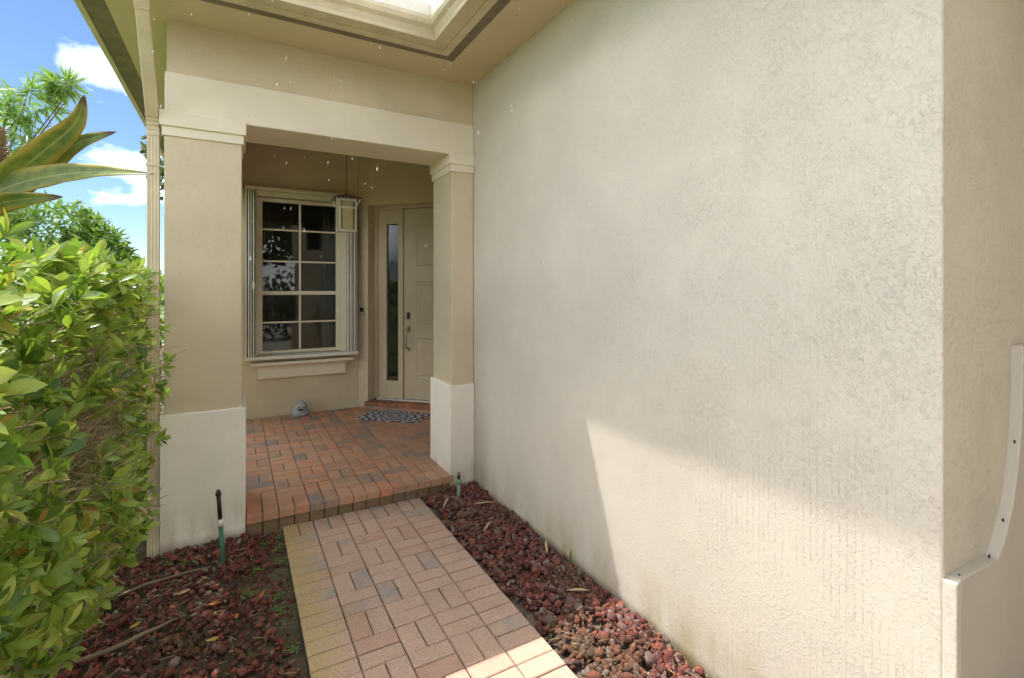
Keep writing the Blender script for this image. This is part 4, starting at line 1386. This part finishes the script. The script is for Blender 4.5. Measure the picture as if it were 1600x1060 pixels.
# ------------------------------------------------------------------ background plants
def fan_foliage(name, centers, radii, nfan, leafL, leafW, droop, mat, parent, seed, nleaf=(5, 9), spread=0.9):
    r = np.random.default_rng(seed)
    ps, ds, ss = [], [], []
    for c, rad in zip(centers, radii):
        k = r.normal(size=(nfan, 3)); k /= np.linalg.norm(k, axis=1, keepdims=True)
        rr = r.uniform(0.25, 1.0, (nfan, 1)) ** 0.45
        p = np.array(c) + k * rr * np.array(rad)
        for j in range(nfan):
            m = r.integers(*nleaf)
            out = k[j] * 0.7 + np.array([0, 0, -droop]) + r.normal(0, 0.35, 3)
            for _ in range(m):
                ps.append(p[j] * H); ds.append(out + r.normal(0, spread * 0.6, 3)); ss.append(leafL * r.uniform(0.7, 1.25))
    ps, ds, ss = np.array(ps), np.array(ds), np.array(ss)
    bv, bf = leaf_base(3, leafW, 0.12, 0.15, 0.7)
    v_, f_ = scatter(bv, bf, rot_basis(ds, r.normal(size=ds.shape)), ps, ss)
    return tag(np_mesh(name, v_, f_, mat, parent, {'tint': np.repeat(r.beta(2, 2, len(ps)) * 0.99, len(bv))}, True), kind='stuff')

bb = empty('bamboo', (-1.25, 3.6, -0.03), 'tall feathery bamboo with long narrow leaves against the sky behind the hedge', 'bamboo')
fan_foliage('leaves', [(-1.20, 3.62, 1.95), (-0.96, 3.50, 1.98), (-1.02, 3.52, 1.80), (-0.80, 3.42, 2.08), (-1.35, 3.7, 2.05)], [(0.22, 0.2, 0.13), (0.12, 0.12, 0.07), (0.10, 0.12, 0.10), (0.045, 0.05, 0.03), (0.2, 0.2, 0.2)], 46, 0.15, 0.10, 0.45, 'bamboo', bb, 21)
for i in range(6):
    bx, by = -1.3 + rng.uniform(-.1, .1), 3.65 + rng.uniform(-.1, .1)
    tx, ty = -1.15 + 0.08 * i + rng.uniform(-.08, .08), 3.6 - 0.03 * i
    MB().tube([(bx, by, -0.03), (bx * .8 + tx * .2, by, 0.9), (bx * .4 + tx * .6, ty, 1.6), (tx, ty, 2.02)], [0.009, 0.008, 0.006, 0.002], 6).build('culm', 'bark', bb, smooth=True)

sb = empty('garden_shrub', (-0.95, 3.7, -0.03), 'bushy light green garden shrub with drooping leaves behind the hedge', 'shrub')
fan_foliage('foliage', [(-0.90, 3.70, 1.34), (-1.25, 3.85, 1.42), (-0.70, 3.62, 1.22), (-1.0, 3.75, 0.95), (-0.65, 3.6, 0.85), (-0.60, 3.56, 1.1)], [(0.24, 0.22, 0.17), (0.22, 0.2, 0.17), (0.15, 0.15, 0.15), (0.35, 0.3, 0.25), (0.22, 0.2, 0.25), (0.1, 0.1, 0.12)], 400, 0.085, 0.22, 0.35, 'bamboo', sb, 31, (4, 7))
for i in range(7):
    tx, ty, tz = -0.95 + rng.uniform(-.3, .3), 3.7 + rng.uniform(-.15, .15), rng.uniform(1.05, 1.3)
    MB().tube([(-0.95, 3.7, -0.04), ((-0.95 + tx) / 2 + rng.uniform(-.05, .05), (3.7 + ty) / 2, tz * .55), (tx, ty, tz)], [0.014, 0.009, 0.003], 6).build('branch', 'bark', sb, smooth=True)

def tree(name, base, height, spread, label, seed, lsize, nfan, lw=0.45, blobs=9):
    r = random.Random(seed)
    t = empty(name, base, label, 'tree')
    bx, by, bz = base
    top = Vector((bx + r.uniform(-.2, .2), by, bz + height * 0.55))
    MB().tube([(bx, by, bz), (bx + 0.05, by, bz + height * .25), tuple(top)], [height * .030, height * .022, height * .012], 10).build('trunk', 'bark', t, smooth=True)
    cs, rs = [], []
    for i in range(blobs):
        a = 2 * math.pi * i / blobs + r.uniform(-.3, .3)
        rr = spread * r.uniform(0.25, 0.75)
        c = (bx + math.cos(a) * rr, by + math.sin(a) * rr, bz + height * r.uniform(0.45, 0.9))
        q = spread * r.uniform(0.24, 0.42)
        cs.append(c); rs.append((q, q, q * 0.75))
        mid = Vector(c) * .5 + Vector((bx, by, bz + height * 0.4)) * .5 + Vector((0, 0, height * .05))
        MB().tube([(bx, by, bz + height * r.uniform(.25, .45)), tuple(mid), c], [height * .012, height * .008, height * .003], 6).build('limb', 'bark', t, smooth=True)
    fan_foliage('crown', cs, rs, nfan, lsize, lw, 0.1, 'tree_leaf', t, seed, (5, 9), 1.2)
    return t
tree('oak_tree', (-0.45, 10.2, -0.03), 4.3, 1.15, 'distant small-leaved tree showing between hedge and downspout', 3, 0.13, 110, 0.5)
tree('oak_tree', (-4.6, -5.2, -0.03), 4.6, 2.3, 'added broad tree for reflections, unseen behind the viewer to the left', 8, 0.20, 300, 0.5, 11)  # unseen tree, added for the glass to reflect
tree('oak_tree', (0.4, -9.6, -0.03), 5.0, 2.6, 'added broad tree for reflections, unseen far behind the viewer', 12, 0.22, 320, 0.5, 12)  # likewise added out of view, only for reflections
tree('oak_tree', (-9.5, 3.0, -0.03), 4.0, 2.2, 'garden tree out on the lawn far left of the hedge', 15, 0.22, 260, 0.5, 10)

# unseen shrubs added behind the camera for the window panes to reflect
for i_, (bx, by, hgt, lb) in enumerate(((-1.6, -2.6, 1.5, 'large rounded shrub across the driveway at the viewer\'s back left'), (-0.3, -3.0, 1.7, 'added large shrub for pane reflections straight behind the viewer'), (1.0, -2.7, 1.45, 'added large shrub for pane reflections behind the viewer to the right'))):
    sh_ = empty('garden_shrub', (bx, by, -0.03), lb, 'shrub', 'added shrubs behind the viewer')
    fan_foliage('foliage', [(bx, by, hgt * .62), (bx - .4, by, hgt * .5), (bx + .4, by + .1, hgt * .45), (bx, by, hgt * .25)], [(.5, .45, hgt * .38), (.4, .4, hgt * .35), (.4, .4, hgt * .35), (.75, .5, hgt * .25)], 230, 0.11, 0.42, 0.2, 'tree_leaf', sh_, 60 + i_, (5, 8), 1.2)
    for q in range(4):
        MB().tube([(bx, by, -0.04), (bx + rng.uniform(-.3, .3), by, hgt * .4), (bx + rng.uniform(-.5, .5), by + rng.uniform(-.2, .2), hgt * .75)], [0.02, 0.013, 0.004], 6).build('branch', 'bark', sh_, smooth=True)

# ------------------------------------------------------------------ weeds
def weeds(name, spots, label, per, rad):
    r = np.random.default_rng(44)
    ps, ds, ss = [], [], []
    for (x, y) in spots:
        for _ in range(per):
            a, q = r.uniform(0, 6.28), abs(r.normal(0, rad))
            p = np.array([x + q * math.cos(a), y + q * math.sin(a), -0.012 + abs(r.normal(0, 0.006))])
            for j in range(3):
                aa = a + j * 2.09
                ps.append(p * H); ds.append((math.cos(aa), math.sin(aa), 0.5)); ss.append(r.uniform(0.006, 0.013))
    ps, ds, ss = np.array(ps), np.array(ds, dtype=float), np.array(ss)
    bv, bf = leaf_base(3, 0.85, 0.05, -0.25, 1.2)
    up = np.tile(np.array([[0.0, 0.0, 1.0]]), (len(ds), 1))
    v_, f_ = scatter(bv, bf, rot_basis(ds, np.cross(ds, up)), ps, ss)
    o = np_mesh(name, v_, f_, 'weed', None, {'tint': np.repeat(r.random(len(ps)) * .99, len(bv))}, True)
    return tag(o, label, 'weeds', kind='stuff')
weeds('ground_weeds', [(0.15, 2.20), (0.145, 2.10), (0.10, 2.17), (0.15, 2.0), (0.115, 1.70), (0.10, 1.62), (0.12, 1.78), (0.03, 1.84), (0.06, 1.98), (-0.22, 2.20), (-0.16, 2.16), (0.135, 1.5), (-0.28, 2.1)], 'tiny green weeds along the left path edge and gravel', 22, 0.016)
weeds('joint_weeds', [(0.289, 1.42), (0.408, 1.78), (0.408, 1.86), (0.44, 1.98), (0.47, 1.61), (0.39, 2.03)], 'tiny green sprouts in the path brick joints', 7, 0.006)
spr = MB()
c0 = Vector((1.045, 1.43, 0.0))
spr.loft([[tuple(c0 + Vector((0.004 * t - w_, 0.01 * t, 0.062 * t))), tuple(c0 + Vector((0.004 * t, 0.01 * t - .002, 0.062 * t))), tuple(c0 + Vector((0.004 * t + w_, 0.01 * t + w_, 0.062 * t))), tuple(c0 + Vector((0.004 * t, 0.01 * t + .001, 0.062 * t)))] for t, w_ in ((0, .001), (0.4, .003), (0.6, .006), (0.8, .005), (1.0, .0006))])
tag(spr.build('sprout', 'weed', None, smooth=True), 'single small green sprout at the foot of the side wall', 'sprout')

# ------------------------------------------------------------------ falling rain drops
rr = np.random.default_rng(77)
n = 170
zz = rr.uniform(1.05, 1.98, n)
yy = rr.uniform(0.9, 1.85, n)
xx = rr.uniform(-0.25, 0.85, n)
bv = np.array([(math.cos(a) * w_, math.sin(a) * w_, t) for t, w_ in ((-1.0, 0.05), (-0.6, 0.75), (-0.1, 1.0), (0.5, 0.6), (1.6, 0.05)) for a in np.arange(6) * math.pi / 3])
bf = np.array([(r_ * 6 + k_, r_ * 6 + (k_ + 1) % 6, (r_ + 1) * 6 + (k_ + 1) % 6, (r_ + 1) * 6 + k_) for r_ in range(4) for k_ in range(6)])
bv = bv * np.array([1, 1, 4.0])
dz_ = np.tile(np.array([[0.0, 0.0, 1.0]]), (n, 1)) + rr.normal(0, 0.04, (n, 3))
v_, f_ = scatter(bv, bf, rot_basis(dz_, rr.normal(size=(n, 3))), np.stack([xx, yy, zz], 1) * H, np.clip(rr.gamma(4, 0.00030, n), 0.0005, 0.0018))
m, nt, b, _ = new_mat('rain_water')
b.inputs['Base Color'].default_value = (0.95, 0.96, 0.97, 1)
b.inputs['Roughness'].default_value = 0.12
b.inputs['Transmission Weight'].default_value = 0.55
b.inputs['IOR'].default_value = 1.33
M['rain'] = m
tag(np_mesh('rain_drops', v_, f_, 'rain', None, None, True), 'scattered raindrops falling in front of the porch and eave', 'rain', kind='stuff')
